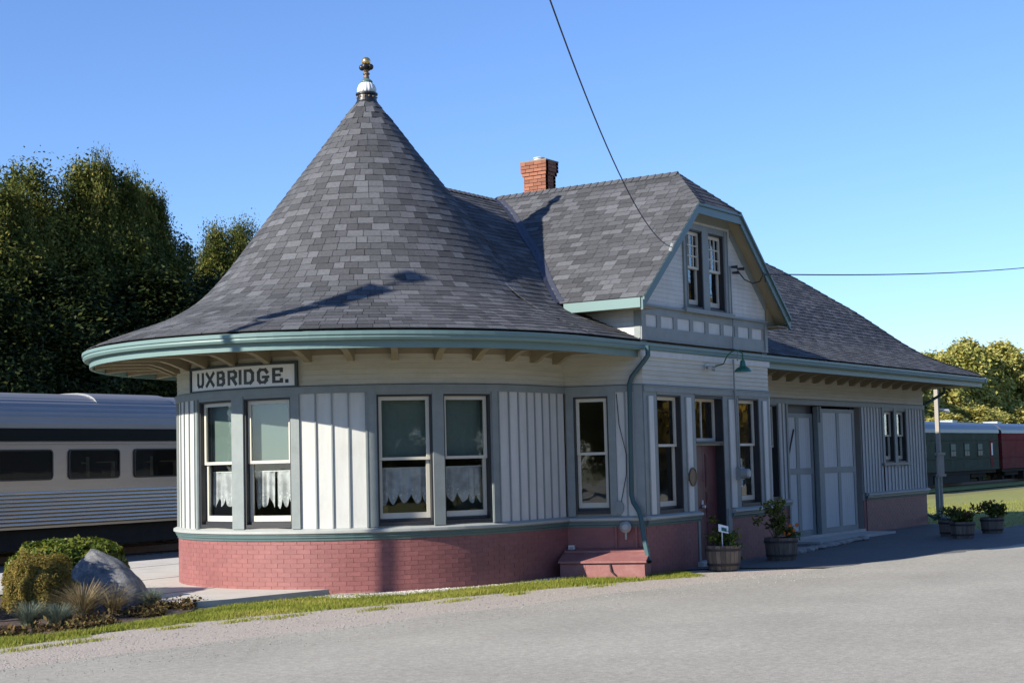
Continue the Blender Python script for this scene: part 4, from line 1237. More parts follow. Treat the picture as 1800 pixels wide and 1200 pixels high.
# gooseneck lamp
q = PC(2.78, 0.50, 3.36)
LP = thing('gooseneck_lamp', q, 'green enamel gooseneck lamp hanging over the maroon door', 'lamp')
mb = MB(); lathe(mb, q, [(0.155, -0.045), (0.15, -0.02), (0.11, 0.02), (0.06, 0.05), (0.05, 0.11), (0.042, 0.15), (0.02, 0.165)], 28); lathe(mb, q, [(0.145, -0.044), (0.04, 0.04), (0.01, 0.05)], 24); mb.build('shade', M['lamp_green'], LP)
mb = MB(); pts = [PC(2.70, 0.0, 3.44), PC(2.71, 0.16, 3.47), PC(2.73, 0.22, 3.60)] + [PC(2.73+0.05*k/6, 0.22+0.28*k/6, 3.60+0.10*math.sin(math.pi*k/6*0.9)) for k in range(1, 6)] + [PC(2.78, 0.50, 3.64), PC(2.78, 0.50, 3.5)]
tube(mb, pts, 0.013, 8); mb.build('neck', M['lamp_green'], LP)
# small floodlight
FLD = thing('floodlight', PC(2.31, 0.05, 3.39), 'small white twin floodlight on the clapboards left of the green lamp', 'floodlight')
mb = MB(); slab(mb, PC, 2.26, 2.36, 3.35, 3.45, 0.013, 0.05); mb.build('mounting_box', M['porcelain'], FLD)
for s_ in (-1, 1):
    mb = MB(); tube(mb, [PC(2.31+0.04*s_, 0.05, 3.40), PC(2.31+0.10*s_, 0.14, 3.37)], [0.03, 0.045], 10); mb.build('lamp_head', M['steelbox'], FLD)
# plaque
PLQ = thing('oval_plaque', PC(1.60, 0.04, 1.51), 'oval bronze plaque fixed to the pilaster left of the maroon door', 'plaque')
mb = MB(); K = 28
vs = [PC(1.60+0.125*math.cos(2*math.pi*k/K), n, 1.51+0.15*math.sin(2*math.pi*k/K)) for n in (0.02, 0.055) for k in range(K)]
mb.add(vs, [tuple(range(K)), tuple(range(2*K-1, K-1, -1))]+[(k, k+K, (k+1) % K+K, (k+1) % K) for k in range(K)]); mb.build('plaque_face', M['bronze'], PLQ)
mb = MB(); tube(mb, [PC(1.60+0.125*math.cos(2*math.pi*k/K), 0.055, 1.51+0.15*math.sin(2*math.pi*k/K)) for k in range(K+1)], 0.012, 6); mb.build('plaque_rim', M['bronze'], PLQ)
# electric meter
MET = thing('electric_meter', PC(3.40, 0.05, 1.52), 'grey electric meter with glass dome beside the right bay window', 'meter')
mb = MB(); slab(mb, PC, 3.32, 3.48, 1.42, 1.64, 0.03, 0.13); mb.build('meter_box', M['trim'], MET)
mb = MB(); tube(mb, [PC(3.40, 0.13, 1.53), PC(3.40, 0.16, 1.53), PC(3.40, 0.25, 1.53), PC(3.40, 0.27, 1.53)], [0.09, 0.09, 0.085, 0.06], 18); mb.build('meter_dome', M['steelbox'], MET)
# telephone box cover and gas regulator
OV = thing('oval_junction_box', PB(0.86, 0.02, 1.06), 'small oval grey box on the siding right of the bay side window', 'junction box')
mb = MB(); vs = [PB(0.87+0.07*math.cos(2*math.pi*k/K), n, 1.06+0.11*math.sin(2*math.pi*k/K)) for n in (0.0, 0.05) for k in range(K)]
mb.add(vs, [tuple(range(K)), tuple(range(2*K-1, K-1, -1))]+[(k, k+K, (k+1) % K+K, (k+1) % K) for k in range(K)]); mb.build('box_cover', M['trim'], OV)
mb = MB(); slab(mb, PB, 0.85, 0.89, 0.93, 0.96, 0.0, 0.03); mb.build('cable_gland', M['trim'], OV)
GM = thing('gas_regulator', PB(0.97, 0.08, 0.74), 'round grey gas regulator on the brick above the red cellar hatch', 'gas regulator')
mb = MB(); tube(mb, [PB(0.97, 0.05, 0.75), PB(0.97, 0.10, 0.75), PB(0.97, 0.13, 0.75), PB(0.97, 0.16, 0.75)], [0.06, 0.095, 0.095, 0.05], 18); mb.build('diaphragm_case', M['steelbox'], GM)
mb = MB(); tube(mb, [PB(0.97, 0.10, 0.68), PB(0.97, 0.10, 0.55)], 0.02, 8); mb.build('vent_stub', M['steelbox'], GM)
# white poster leaning in the right bay window
PO = thing('window_poster', PC(4.0, -0.3, 1.1), 'white poster board leaning inside the right bay window', 'poster')
mb = MB(); slab(mb, PC, 3.66, 4.32, 1.28, 1.80, -0.31, -0.30); mb.build('poster_sheet', M['paper'], PO)
mb = MB(); slab(mb, PC, 3.70, 4.15, 1.10, 1.27, -0.30, -0.285); mb.build('leaflet', M['oak'], PO)
# wooden chair backs seen under the lace
def chair(x, y, rz, label):
    c = thing('wooden_chair', (x, y, 0.06), label, 'chair', 'oak chairs inside the round end')
    Rm = Matrix.Rotation(rz, 3, 'Z')
    def bx(name, x0, x1, y0, y1, z0, z1):
        mb = MB(); v_, f_ = box(x0, x1, y0, y1, z0, z1); mb.add([Rm @ Vector(q)+Vector((x, y, 0.06)) for q in v_], f_); mb.build(name, M['oak'], c)
    bx('seat', -0.22, 0.22, -0.22, 0.22, 0.43, 0.47)
    for sx in (-1, 1):
        for sy in (-1, 1): bx('leg', sx*0.19-0.02, sx*0.19+0.02, sy*0.19-0.02, sy*0.19+0.02, 0, 0.43)
        bx('back_post', sx*0.19-0.02, sx*0.19+0.02, 0.18, 0.22, 0.47, 1.15)
    for k in range(4): bx('back_slat', -0.13+0.07*k, -0.09+0.07*k, 0.19, 0.21, 0.5, 1.08)
    bx('top_rail', -0.17, 0.17, 0.185, 0.215, 1.06, 1.15)
chair(-2.35, -0.62, R(80), 'oak slat-back chair behind the parted lace curtain, nearest the window corner')
chair(-1.9, -1.55, R(120), 'oak slat-back chair behind the windows facing the road')

# ---- cellar hatch ------------------------------------------------------------------------
HT = thing('cellar_hatch', PB(0.65, 0.3, -0.05), 'weathered red sloping cellar hatch against the brick below the bay', 'cellar hatch')
mb = MB()
for i, (ua_, ub_) in enumerate(((-0.02, 0.38), (0.384, 1.33))):
    vs = [PB(ua_, 0.60, -0.09), PB(ub_, 0.60, -0.09), PB(ub_, 0.60, 0.20), PB(ua_, 0.60, 0.20), PB(ua_, 0.56, -0.09), PB(ub_, 0.56, -0.09), PB(ub_, 0.56, 0.20), PB(ua_, 0.56, 0.20)]
    mb.add(vs, [(0,1,2,3), (7,6,5,4), (0,4,5,1), (1,5,6,2), (2,6,7,3), (3,7,4,0)])
mb.build('front_board', M['hatch'], HT)
for u in (-0.03, 1.31):
    mb = MB(); vs = [PB(u+d, n, z) for d in (0, 0.035) for n, z in ((0.58, -0.09), (0.58, 0.205), (0.0, 0.36), (0.0, -0.09))]
    mb.add(vs, [(0,1,2,3), (7,6,5,4), (0,4,5,1), (1,5,6,2), (2,6,7,3), (3,7,4,0)]); mb.build('side_board', M['hatch'], HT)
def lid(u0, u1, na, za, nb, zb, th, name):
    mb = MB(); vs = [PB(u, n, z+d) for d in (0, th) for (u, n, z) in ((u0, na, za), (u1, na, za), (u1, nb, zb), (u0, nb, zb))]
    mb.add(vs, [(3,2,1,0), (4,5,6,7), (0,1,5,4), (1,2,6,5), (2,3,7,6), (3,0,4,7)]); return mb.build(name, M['hatch'], HT)
lid(-0.05, 1.36, 0.64, 0.21, 0.10, 0.345, 0.03, 'lid')
lid(-0.03, 1.34, 0.20, 0.352, 0.0, 0.385, 0.03, 'back_flap')
mb = MB(); tube(mb, [PB(0.78, 0.615, 0.19), PB(0.80, 0.625, 0.08), PB(0.86, 0.62, 0.02)], 0.014, 6); mb.build('hasp', M['hoop'], HT)
WB = thing('white_vent_cap', PB(0.06, 0.16, 0.40), 'small white vent hood on the wall above the hatch corner', 'vent')
mb = MB(); obox(mb, PB(0.07, 0.05, 0.43), PB.N[0]*0.045, Vector((0.35, -0.94, 0))*0.05, (0, 0, 0.035)); mb.build('hood', M['porcelain'], WB)
mb = MB(); obox(mb, PB(0.07, 0.09, 0.42), PB.N[0]*0.012, Vector((0.35, -0.94, 0))*0.035, (0, 0, 0.022)); mb.build('grille', M['steelbox'], WB)
# ------------------------------------------------------------------ the ground
def gz(x, y):
    t = min(1, max(0, (y-7.6)/2.0)); z = -0.45*t*t*(3-2*t)
    if x > 19.5:
        k = min(1, max(0, (y+3)/10)); kk = min(1, (x-19.5)/6); z = min(z, -0.40*k*k*(3-2*k)*kk)
    return z-0.05
xs = [-900, -500, -250, -120, -60, -40]+[-30+i*2 for i in range(0, 36)]+[45, 55, 70, 90, 120, 160, 220, 320, 500, 900]
ys = [-900, -500, -250, -120, -60, -40, -30, -25]+[-20+i for i in range(0, 50)]+[32, 36, 42, 50, 70, 100, 160, 300, 600, 900]
mb = MB(); nx, ny = len(xs), len(ys)
mb.add([(x, y, gz(x, y)) for y in ys for x in xs], [(j*nx+i, j*nx+i+1, (j+1)*nx+i+1, (j+1)*nx+i) for j in range(ny-1) for i in range(nx-1)])
tag(mb.build('ground', M['ground'], None, True), 'rough grass and earth around the station', None, None, 'structure')
def edge_y(x): return -6.10-0.178*x if x > -12 else -3.96-0.05*(x+12)
def sheet(name, poly, z, mat, label):
    mb = MB(); mb.add([(x, y, z) for x, y in poly], [tuple(range(len(poly)))]); o = mb.build(name, mat, None)
    return tag(o, label, None, None, 'structure')
def wob(x, a): return a*noise.noise(Vector((x*0.7, 3.1, 0)))+a*0.6*noise.noise(Vector((x*2.3, 1.1, 0)))
# road: worn asphalt, straight edge with small bites
mb = MB(); vs = []; fs = []
xx = [-120, -60, -30]+[-20+0.25*i for i in range(0, 181)]+[30, 40, 60, 120, 200]
for x in xx: vs += [(x, edge_y(x)+wob(x, 0.22), -0.012), (x, edge_y(x)-22, -0.012)]
for i in range(len(xx)-1): q = 2*i; fs.append((q, q+1, q+3, q+2))
mb.add(vs, fs); tag(mb.build('road', M['asphalt']), 'worn grey asphalt road in front of the station', None, None, 'structure')
# paved apron in front of the bay and freight doors
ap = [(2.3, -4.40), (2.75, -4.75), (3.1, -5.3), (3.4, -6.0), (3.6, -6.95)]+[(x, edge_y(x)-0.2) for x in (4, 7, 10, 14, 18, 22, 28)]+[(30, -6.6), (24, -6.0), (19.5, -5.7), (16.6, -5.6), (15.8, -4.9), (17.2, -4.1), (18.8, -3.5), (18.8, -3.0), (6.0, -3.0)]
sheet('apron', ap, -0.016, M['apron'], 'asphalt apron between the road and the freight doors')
# gravel shoulder
gl = [(-40, -0.5), (-20, -1.5), (-14, -2.1), (-11, -2.45), (-9.75, -2.50), (-9.04, -2.54), (-8.0, -2.50), (-6.93, -2.55), (-5.79, -2.85), (-5.0, -3.15), (-4.22, -3.45), (-3.2, -3.68), (-2.08, -3.98), (-1.15, -4.32), (0.02, -4.70), (1.06, -5.12), (1.65, -5.42), (2.0, -4.9), (2.4, -4.42), (3.4, -4.42), (4.4, -6.9), (8, -7.4)]
def lerp_line(ln, x):
    for (a, ya), (b, yb3) in zip(ln, ln[1:]):
        if a <= x <= b: return ya+(yb3-ya)*(x-a)/(b-a)
    return ln[0][1] if x < ln[0][0] else ln[-1][1]
mb = MB(); vs = []; fs = []
xx = [-40, -30, -20]+[-18+0.2*i for i in range(0, 131)]
for x in xx: vs += [(x, lerp_line(gl, x)+wob(x*1.7, 0.12), -0.036), (x, edge_y(x)-0.6, -0.036)]
for i in range(len(xx)-1): q = 2*i; fs.append((q, q+1, q+3, q+2))
mb.add(vs, fs); tag(mb.build('gravel_shoulder', M['gravel']), 'dusty gravel shoulder between grass and road', None, None, 'structure')
# concrete platform
pf = [(-40, 4.6), (-12, 4.4), (-5.2, 4.2), (-4.2, 3.2), (-4.35, 2.2), (-4.62, 1.4), (-4.9, 0.5), (-5.22, -0.4), (-5.28, -0.95), (-4.9, -1.12), (-4.2, -1.22), (-3.0, -1.42), (-2.78, -1.5), (-2.6, -1.3), (-2.2, 0.0), (0, 2.5), (18.9, 2.5), (21.5, 2.8), (21.5, 7.4), (-40, 7.4)]
mb = MB(); k = len(pf)
mb.add([(x, y, 0.03) for x, y in pf]+[(x, y, -0.30) for x, y in pf], [tuple(range(k))[::-1] if False else tuple(range(k)), tuple(range(2*k-1, k-1, -1))]+[(i, i+k, (i+1) % k+k, (i+1) % k) for i in range(k)])
PLT = tag(mb.build('platform', M['concrete']), 'pale concrete station platform', None, None, 'structure')
for bx in ((-12, 21, 5.75, 5.78), (-12, 21, 3.05, 3.08), (-4.9, -3.0, 0.55, 0.575)):
    mb = MB(); mb.add(*box(*bx, 0.0, 0.033)); mb.build('joint', M['soil'], PLT)
# garden bed, pebble drain, lawn, ballast
bed = [(-40, 1.5), (-14, 0.2), (-10.5, -1.2), (-9.0, -1.75), (-8.2, -2.05), (-7.2, -1.85), (-6.3, -1.65), (-5.6, -1.35), (-5.2, -1.0), (-4.9, 0.5), (-4.3, 2.2), (-4.1, 3.4), (-5.2, 4.6), (-40, 4.8)]
sheet('garden_bed', bed, -0.032, M['mulch'], 'bark mulch bed around the boulder and shrubs')
pb = [(-3.2, -1.6)]+[(x, lerp_line([(-3.6, -2.0), (-2.9, -2.62), (-2.2, -2.98), (-1.2, -3.28), (0.2, -3.55), (0.9, -3.75), (1.6, -4.4)], x)) for x in (-3.6, -2.9, -2.2, -1.2, 0.2, 0.9)]+[(1.0, -3.1), (0, -3.05), (-1.4, -2.6), (-2.6, -1.6)]
sheet('pebble_strip', pb, -0.030, M['gravel'], 'pale pebble drain strip at the foot of the round wall')
lw = [(18.9, -3.0), (18.8, -3.6), (17.2, -4.15), (15.85, -4.9), (16.6, -5.55), (19.5, -5.65), (24, -5.95), (30, -6.5), (60, -12), (180, -30), (180, 9), (60, 9), (40, 7.6), (20, 2.4)]
def lawnmesh():
    mb = MB(); n = 60
    X = [15+i*1.0 for i in range(0, 35)]+[52, 56, 62, 70, 80, 95, 115, 140, 180]; Y = [-14+i*0.5 for i in range(0, 48)]
    def inside(x, y):
        c = False; j = len(lw)-1
        for i in range(len(lw)):
            if (lw[i][1] > y) != (lw[j][1] > y) and x < (lw[j][0]-lw[i][0])*(y-lw[i][1])/(lw[j][1]-lw[i][1])+lw[i][0]: c = not c
            j = i
        return c
    nx = len(X); vs = [(x, y, gz(x, y)+0.012) for y in Y for x in X]; fs = []
    for j in range(len(Y)-1):
        for i in range(nx-1):
            if inside((X[i]+X[i+1])/2, (Y[j]+Y[j+1])/2): fs.append((j*nx+i, j*nx+i+1, (j+1)*nx+i+1, (j+1)*nx+i))
    mb.add(vs, fs); return mb.build('lawn', M['lawn'], None, True)
tag(lawnmesh(), 'sunny lawn sloping down to the right-hand track', None, None, 'structure')
for xa, xb, mt_, nm, lb in ((-200, 34, 'ballast', 'ballast_bed', 'dark ballast bed under the railway track'), (34, 260, 'lawn', 'grassy_track_bed', 'grassed over track bed under the parked coaches')):
    mb = MB(); mb.add([(xa, 12.4, -0.44), (xa, 18.6, -0.44), (xb, 18.6, -0.44), (xb, 12.4, -0.44), (xa, 13.1, -0.33), (xa, 17.9, -0.33), (xb, 17.9, -0.33), (xb, 13.1, -0.33)], [(0,3,7,4), (4,7,6,5), (5,6,2,1)])
    tag(mb.build(nm, M[mt_]), lb, None, None, 'structure')
TY, RG = 15.45, 0.7175
TRK = thing('railway_track', (20, TY, -0.3), 'railway track under the passenger cars', 'track')
for s_ in (-1, 1): mb = MB(); mb.add(*box(-200, 260, TY+s_*RG-0.035, TY+s_*RG+0.035, -0.30, -0.13)); mb.build('rail', M['rust'], TRK)
mb = MB()
for k in range(0, 92): mb.add(*box(-20+k*0.6, -19.76+k*0.6, TY-1.25, TY+1.25, -0.40, -0.302))
mb.build('ties', M['tie'], TRK)['kind'] = 'stuff'

# ------------------------------------------------------------------ railway cars
def extrude_profile(mb, pr, x0, x1, yc, close=True):
    k = len(pr); vs = [(x, yc+y, z) for x in (x0, x1) for y, z in pr]
    fs = [(i, (i+1) % k, (i+1) % k+k, i+k) for i in range(k if close else k-1)]
    if close: fs += [tuple(range(k-1, -1, -1)), tuple(range(k, 2*k))]
    mb.add(vs, fs)
def roof_profile(hw, z0, zt, n=16, bump=0.0):
    pts = []
    for i in range(n+1):
        t = math.pi*i/n
        y = -hw*math.copysign(abs(math.cos(t))**0.62, math.cos(t)); z = z0+(zt-z0)*math.sin(t)**0.80
        pts.append((y, z))
        if bump and i < n:
            t2 = math.pi*(i+0.5)/n; y2 = -hw*math.copysign(abs(math.cos(t2))**0.62, math.cos(t2)); z2 = z0+(zt-z0)*math.sin(t2)**0.80
            pts.append((y2*(1+bump*0.5), z2+bump))
    return pts
def bogie(parent, x, yc, mat='under'):
    mb = MB()
    for s_ in (-1, 1): mb.add(*box(x-1.6, x+1.6, yc+s_*1.0-0.06, yc+s_*1.0+0.06, 0.15, 0.42))
    mb.add(*box(x-0.3, x+0.3, yc-1.0, yc+1.0, 0.22, 0.5)); b = mb.build('bogie', M[mat], parent)
    for dx in (-1.2, 1.2):
        for s_ in (-1, 1):
            mb = MB(); tube(mb, [(x+dx, yc+s_*0.66, 0.33), (x+dx, yc+s_*0.80, 0.33)], 0.46, 20); mb.build('wheel', M['under'], b)
def streamliner(x0, x1):
    yc, hw = TY, 1.45
    c = thing('passenger_car', ((x0+x1)/2, yc, -0.13), 'fluted stainless steel passenger car with big dark windows behind the shrubs', 'railway car')
    f = -hw
    mb = MB(); extrude_profile(mb, [(-hw+0.03, 0.56), (-hw+0.03, 1.44), (-hw+0.03, 2.62), (-hw+0.03, 2.98), (hw-0.03, 2.98), (hw-0.03, 0.56)], x0, x1, yc)
    body = mb.build('lower_body', M['steel'], c)
    mb = MB()
    n = 9
    for k in range(n):
        z = 0.63+k*0.093
        extrude_profile(mb, [(f+0.03, z-0.044), (f-0.004, z-0.043)]+[(f-0.012-0.0055*math.cos(math.pi*q/10), z+0.0086*q/2) for q in range(-9, 10)]+[(f-0.004, z+0.043), (f+0.03, z+0.044)], x0, x1, yc)
    mb.build('fluting', M['flute'], c)
    mb = MB(); extrude_profile(mb, [(f+0.02, 0.53), (f-0.005, 0.53), (f-0.005, 0.58), (f+0.02, 0.58)], x0, x1, yc); mb.build('skirt_rail', M['steel'], c)
    mb = MB(); extrude_profile(mb, [(f+0.05, 2.64), (f-0.006, 2.64), (f-0.006, 2.95), (f+0.05, 2.95)], x0, x1, yc); mb.build('letter_band', M['dark_green'], c)
    mb = MB(); extrude_profile(mb, [(f+0.05, 2.56), (f-0.012, 2.57), (f-0.012, 2.62), (f+0.05, 2.635)], x0, x1, yc); mb.build('belt_rail', M['steel'], c)
    pr = roof_profile(hw, 2.96, 3.86, 22, 0.012); mb = MB(); extrude_profile(mb, pr, x0, x1, yc); mb.build('roof', M['steelroof'], c)
    mb = MB()
    for xr in (x0+4.6, 5.2+0.0, 8.0): 
        pr2 = [(y*1.004, z+0.012) for y, z in roof_profile(hw, 2.98, 3.86, 22)]
    pr2 = [(y, z+0.02) for y, z in roof_profile(hw*0.86, 3.42, 3.89, 16)]
    extrude_profile(mb, pr2, 6.6, 9.2, yc); mb.build('roof_hatch', M['steelroof'], c)
    # windows, each with gasket and pane; opening is a recessed dark box
    x = 5.48-2.155*7
    k = 0
    while x < x1-2:
        if x > x0+1:
            a, b, z0, z1 = x, x+1.665, 1.69, 2.44
            K = 6; rr = 0.11
            def rrect(a, b, z0, z1, r):
                pts = []
                for (cx_, cz_, t0) in ((b-r, z0+r, -90), (b-r, z1-r, 0), (a+r, z1-r, 90), (a+r, z0+r, 180)):
                    for i in range(K+1): t = R(t0+90*i/K); pts.append((cx_+r*math.cos(t), cz_+r*math.sin(t)))
                return pts
            o_, i_ = rrect(a, b, z0, z1, rr), rrect(a+0.035, b-0.035, z0+0.035, z1-0.035, rr-0.03)
            m_ = len(o_); yy = yc+f
            mb = MB(); vs = [(x_, yy-0.012, z_) for x_, z_ in o_]+[(x_, yy-0.012, z_) for x_, z_ in i_]+[(x_, yy+0.028, z_) for x_, z_ in o_]+[(x_, yy+0.02, z_) for x_, z_ in i_]
            mb.add(vs, [(i, (i+1) % m_, (i+1) % m_+m_, i+m_) for i in range(m_)]+[(i, i+2*m_, (i+1) % m_+2*m_, (i+1) % m_) for i in range(m_)]+[(i+m_, (i+1) % m_+m_, (i+1) % m_+3*m_, i+3*m_) for i in range(m_)])
            w = mb.build('window', M['rubberpane'], c)
            mb = MB(); mb.add([(x_, yy-0.002, z_) for x_, z_ in i_], [tuple(range(m_))]); mb.build('pane', M['train_glass'], w)
            mb = MB(); mb.add([(x_, yy+0.022, z_) for x_, z_ in i_], [tuple(range(m_))]); mb.build('dark_interior', M['black'], w)
            if k in (7, 8):
                mb = MB(); mb.add(*box(a+0.55, a+0.66, yy+0.006, yy+0.018, z0+0.05, z1-0.2)); mb.add(*box(a+0.4, a+0.55, yy+0.006, yy+0.018, z0+0.38, z0+0.42))
                mb.add(*box(a+0.9, a+1.5, yy+0.006, yy+0.018, z0+0.40, z0+0.43)); mb.add(*box(a+1.38, a+1.5, yy+0.005, yy+0.017, z0+0.06, z0+0.40)); mb.build('seat_back', M['soffit'], w)
        x += 2.155; k += 1
    mb = MB(); mb.add(*box(x0+0.3, x1-0.3, yc-1.2, yc+1.2, 0.42, 0.56)); mb.add(*box(x0+6, x1-6, yc-1.28, yc+1.28, 0.02, 0.50)); mb.build('underframe', M['under'], c)
    for bx_ in (x0+3.2, x1-3.2): bogie(c, bx_, yc)
streamliner(-10.0, 15.4)
def heavy_car(x0, x1, mat, label, grp, wins, endmat=None):
    yc, hw = TY, 1.45
    c = thing('heritage_coach', ((x0+x1)/2, yc, -0.13), label, 'railway car', grp)
    mb = MB(); extrude_profile(mb, [(-hw, 0.62), (-hw, 3.0), (hw, 3.0), (hw, 0.62)], x0, x1, yc); mb.build('body', M[mat], c)
    mb = MB(); extrude_profile(mb, roof_profile(hw+0.05, 3.0, 3.72, 14), x0-0.1, x1+0.1, yc); mb.build('roof', M['trainroof'], c, False)
    mb = MB(); extrude_profile(mb, [(-hw-0.03, 2.52), (-hw-0.03, 2.56), (-hw, 2.58), (-hw, 2.50)], x0, x1, yc); extrude_profile(mb, [(-hw-0.03, 1.36), (-hw-0.03, 1.42), (-hw, 1.44), (-hw, 1.34)], x0, x1, yc); mb.build('side_rail', M[mat], c)
    for xw in wins:
        mb = MB(); y = yc-hw
        mb.add(*box(xw-0.55, xw+0.55, y-0.03, y-0.001, 1.50, 2.36)); w = mb.build('window', M[mat], c)
        mb = MB(); mb.add(*box(xw-0.46, xw+0.46, y-0.04, y-0.031, 1.92, 2.30)); mb.build('pane', M['blind'], w)
        mb = MB(); mb.add(*box(xw-0.46, xw-0.02, y-0.04, y-0.031, 1.56, 1.86)); mb.add(*box(xw+0.02, xw+0.46, y-0.04, y-0.031, 1.56, 1.86)); mb.build('lower_pane', M['glass_dark'] if 'glass_dark' in M else M['rubberpane'], w)
    mb = MB(); mb.add(*box(x0+0.3, x1-0.3, yc-1.3, yc+1.3, 0.40, 0.62)); mb.add(*box(x0+5.6, x1-13, yc-1.25, yc+1.1, -0.16, 0.45)); mb.add(*box(x1-11.8, x1-5.8, yc-1.25, yc+1.1, -0.10, 0.45)); mb.build('underframe', M['under'], c)
    for xb in (x0+3.4, x1-3.4): bogie(c, xb, yc)
    mb = MB()
    for xv in (x0+3, x1-6): mb.add(*box(xv-0.5, xv+0.5, yc-0.5, yc+0.5, 3.68, 3.85))
    mb.build('roof_vent', M['steelbox'], c)
    mb = MB(); mb.add(*box(x0-0.55, x0-0.02, yc-0.9, yc+0.9, 0.7, 3.1)); mb.build('gangway', M['under'], c)
    mb = MB(); mb.add(*box(x1-1.9, x1-1.2, yc-hw-0.02, yc-hw-0.001, 0.8, 2.6)); d = mb.build('door', M['trainred'], c)
    mb = MB(); mb.add(*box(x1-1.7, x1-1.4, yc-hw-0.03, yc-hw-0.021, 1.55, 2.35)); mb.build('door_pane', M['paper'], d)
    return c
heavy_car(59.6, 84.4, 'traingreen', 'worn dark green coach with paired sash windows beyond the lawn', 'coaches parked beyond the lawn', [61+2.75*k for k in range(8)])
heavy_car(85.2, 110.0, 'trainred', 'faded red coach coupled behind the green coach', 'coaches parked beyond the lawn', [94+2.75*k for k in range(5)])

# ------------------------------------------------------------------ vegetation
def leaf_cloud(mb, centres, per, spread, size, flat=0.0, tint_fn=None, aspect=1.6):
    for (c, sc) in centres:
        base = rj(0, 1); ow = Vector(c).normalized()
        for _ in range(int(per)):
            d = Vector((random.gauss(0, 1), random.gauss(0, 1), random.gauss(0, 1)))
            p = Vector(c)+Vector((d.x, d.y, d.z*(1-flat)))*spread*sc*0.55
            n = (Vector((random.gauss(0, 0.75), random.gauss(0, 0.75), random.gauss(0.35, 0.75)))+ow*1.1).normalized()
            a = n.orthogonal().normalized(); a = Matrix.Rotation(rj(0, 6.28), 3, n) @ a
            b = n.cross(a)
            s = size*rj(0.6, 1.35)
            tn = tint_fn(p, base) if tint_fn else min(1, max(0, random.gauss(base*0.5+0.2, 0.2)))
            mb.add([p-a*s*0.5*aspect, p+b*s*0.42, p+a*s*0.5*aspect, p-b*s*0.42], [(0,1,2,3)], tn)
def crown_mesh(name, mat, rx, ry, rz_, n, per, spread, size, seed, cone=0.0, low=0.0, lump=0.3, shell=0.55):
    random.seed(seed)
    cs = []
    while len(cs) < n:
        v = Vector((random.gauss(0, 1), random.gauss(0, 1), random.gauss(0, 1)))
        if v.length < 1e-3: continue
        v.normalize()
        rr = rj(shell, 1.0)**0.5
        hgt = v.z
        nar = 1-cone*(hgt+1)/2
        lum = 1+lump*noise.noise(v*2.2+Vector((seed, 0, 0)))
        cs.append((Vector((v.x*rx*nar*rr*lum, v.y*ry*nar*rr*lum, v.z*rz_*rr*(1+0.5*lump*noise.noise(v*3+Vector((0, seed, 0)))))), rj(0.7, 1.25)))
    mb = MB()
    leaf_cloud(mb, cs, per, spread, size)
    return mb.mesh(name, M[mat])
def trunk_mesh(h, r, seed, crown_h):
    random.seed(seed); mb = MB()
    tube(mb, [(0, 0, -0.2), (0.04, 0.02, h*0.3), (0.0, 0.1, h*0.6), (0.1, 0.05, h)], [r*1.25, r, r*0.75, r*0.3], 10)
    for k in range(7):
        t = 2*math.pi*k/7+rj(-0.3, 0.3); z = h*rj(0.3, 0.85); l_ = crown_h*rj(0.16, 0.28)
        tube(mb, [(0, 0, z), (l_*0.5*math.cos(t), l_*0.5*math.sin(t), z+l_*0.35), (l_*math.cos(t), l_*math.sin(t), z+l_*0.8)], [r*0.45, r*0.28, r*0.1], 6)
    return mb.mesh('trunk', M['bark'], True)
TM = {}
def tree(kind, name, x, y, h, wid, label, group, rz=0.0, z=None):
    zb = gz(x, y) if z is None else z
    t = thing(name, (x, y, zb), label, 'tree', group)
    me_t, me_c, H0, W0 = TM[kind]
    o = bpy.data.objects.new('trunk', me_t); COL.objects.link(o); o.parent = t; o.scale = (h/H0, h/H0, h/H0); o.rotation_euler.z = rz
    o = bpy.data.objects.new('crown', me_c); COL.objects.link(o); o.parent = t; o.scale = (wid/W0, wid/W0, h/H0); o.location = (0, 0, h*0.5); o.rotation_euler.z = rz
    return t
def make_kind(kind, mat, n, per, size, seed, cone=0.25, spread=0.9, lump=0.35, shell=0.55):
    TM[kind] = (trunk_mesh(9.0, 0.26, seed, 6), crown_mesh('crown', mat, 3.2, 3.2, 5.6, n, per, spread, size, seed, cone, lump=lump, shell=shell), 11.5, 6.4)
make_kind('dark_a', 'leaf_dark', 460, 330, 0.090, 11, 0.38, 0.50, 0.5)
make_kind('dark_b', 'leaf_dark', 460, 330, 0.090, 12, 0.2, 0.50, 0.5)
make_kind('bright_a', 'leaf_bright', 340, 170, 0.22, 13, 0.35, 0.55, 0.3, 0.8)
make_kind('bright_b', 'leaf_bright', 340, 170, 0.22, 14, 0.15, 0.55, 0.3, 0.8)
make_kind('cedar', 'leaf_cedar', 330, 280, 0.12, 17, 0.3, 0.7)
make_kind('autumn', 'leaf_autumn', 90, 90, 0.40, 15, 0.2, 1.0)
random.seed(99)
LT = [ # x, y, height, width, kind
 (11.6, 25.5, 11.6, 6.2, 'dark_b'), (14.2, 26.5, 12.6, 5.4, 'dark_b'), (16.8, 26.0, 13.7, 5.6, 'dark_a'), (18.8, 26.2, 13.3, 4.6, 'dark_a'), (20.2, 27.0, 12.7, 5.0, 'dark_b'),
 (25.7, 28.5, 12.7, 3.6, 'dark_a'), (27.5, 28.8, 12.5, 3.0, 'dark_b')]
LL = ['dark green tree at the left frame edge behind the steel car', 'dense dark tree second from the left edge behind the steel car', 'tallest dark tree with a thin spike of twigs at its top',
      'dark tree with rusty tinged top right of the tallest one', 'dark tree whose right side slopes down to the gap', 'smaller tree showing beyond the gap beside the cone roof', 'slim tree half hidden by the cone roof']
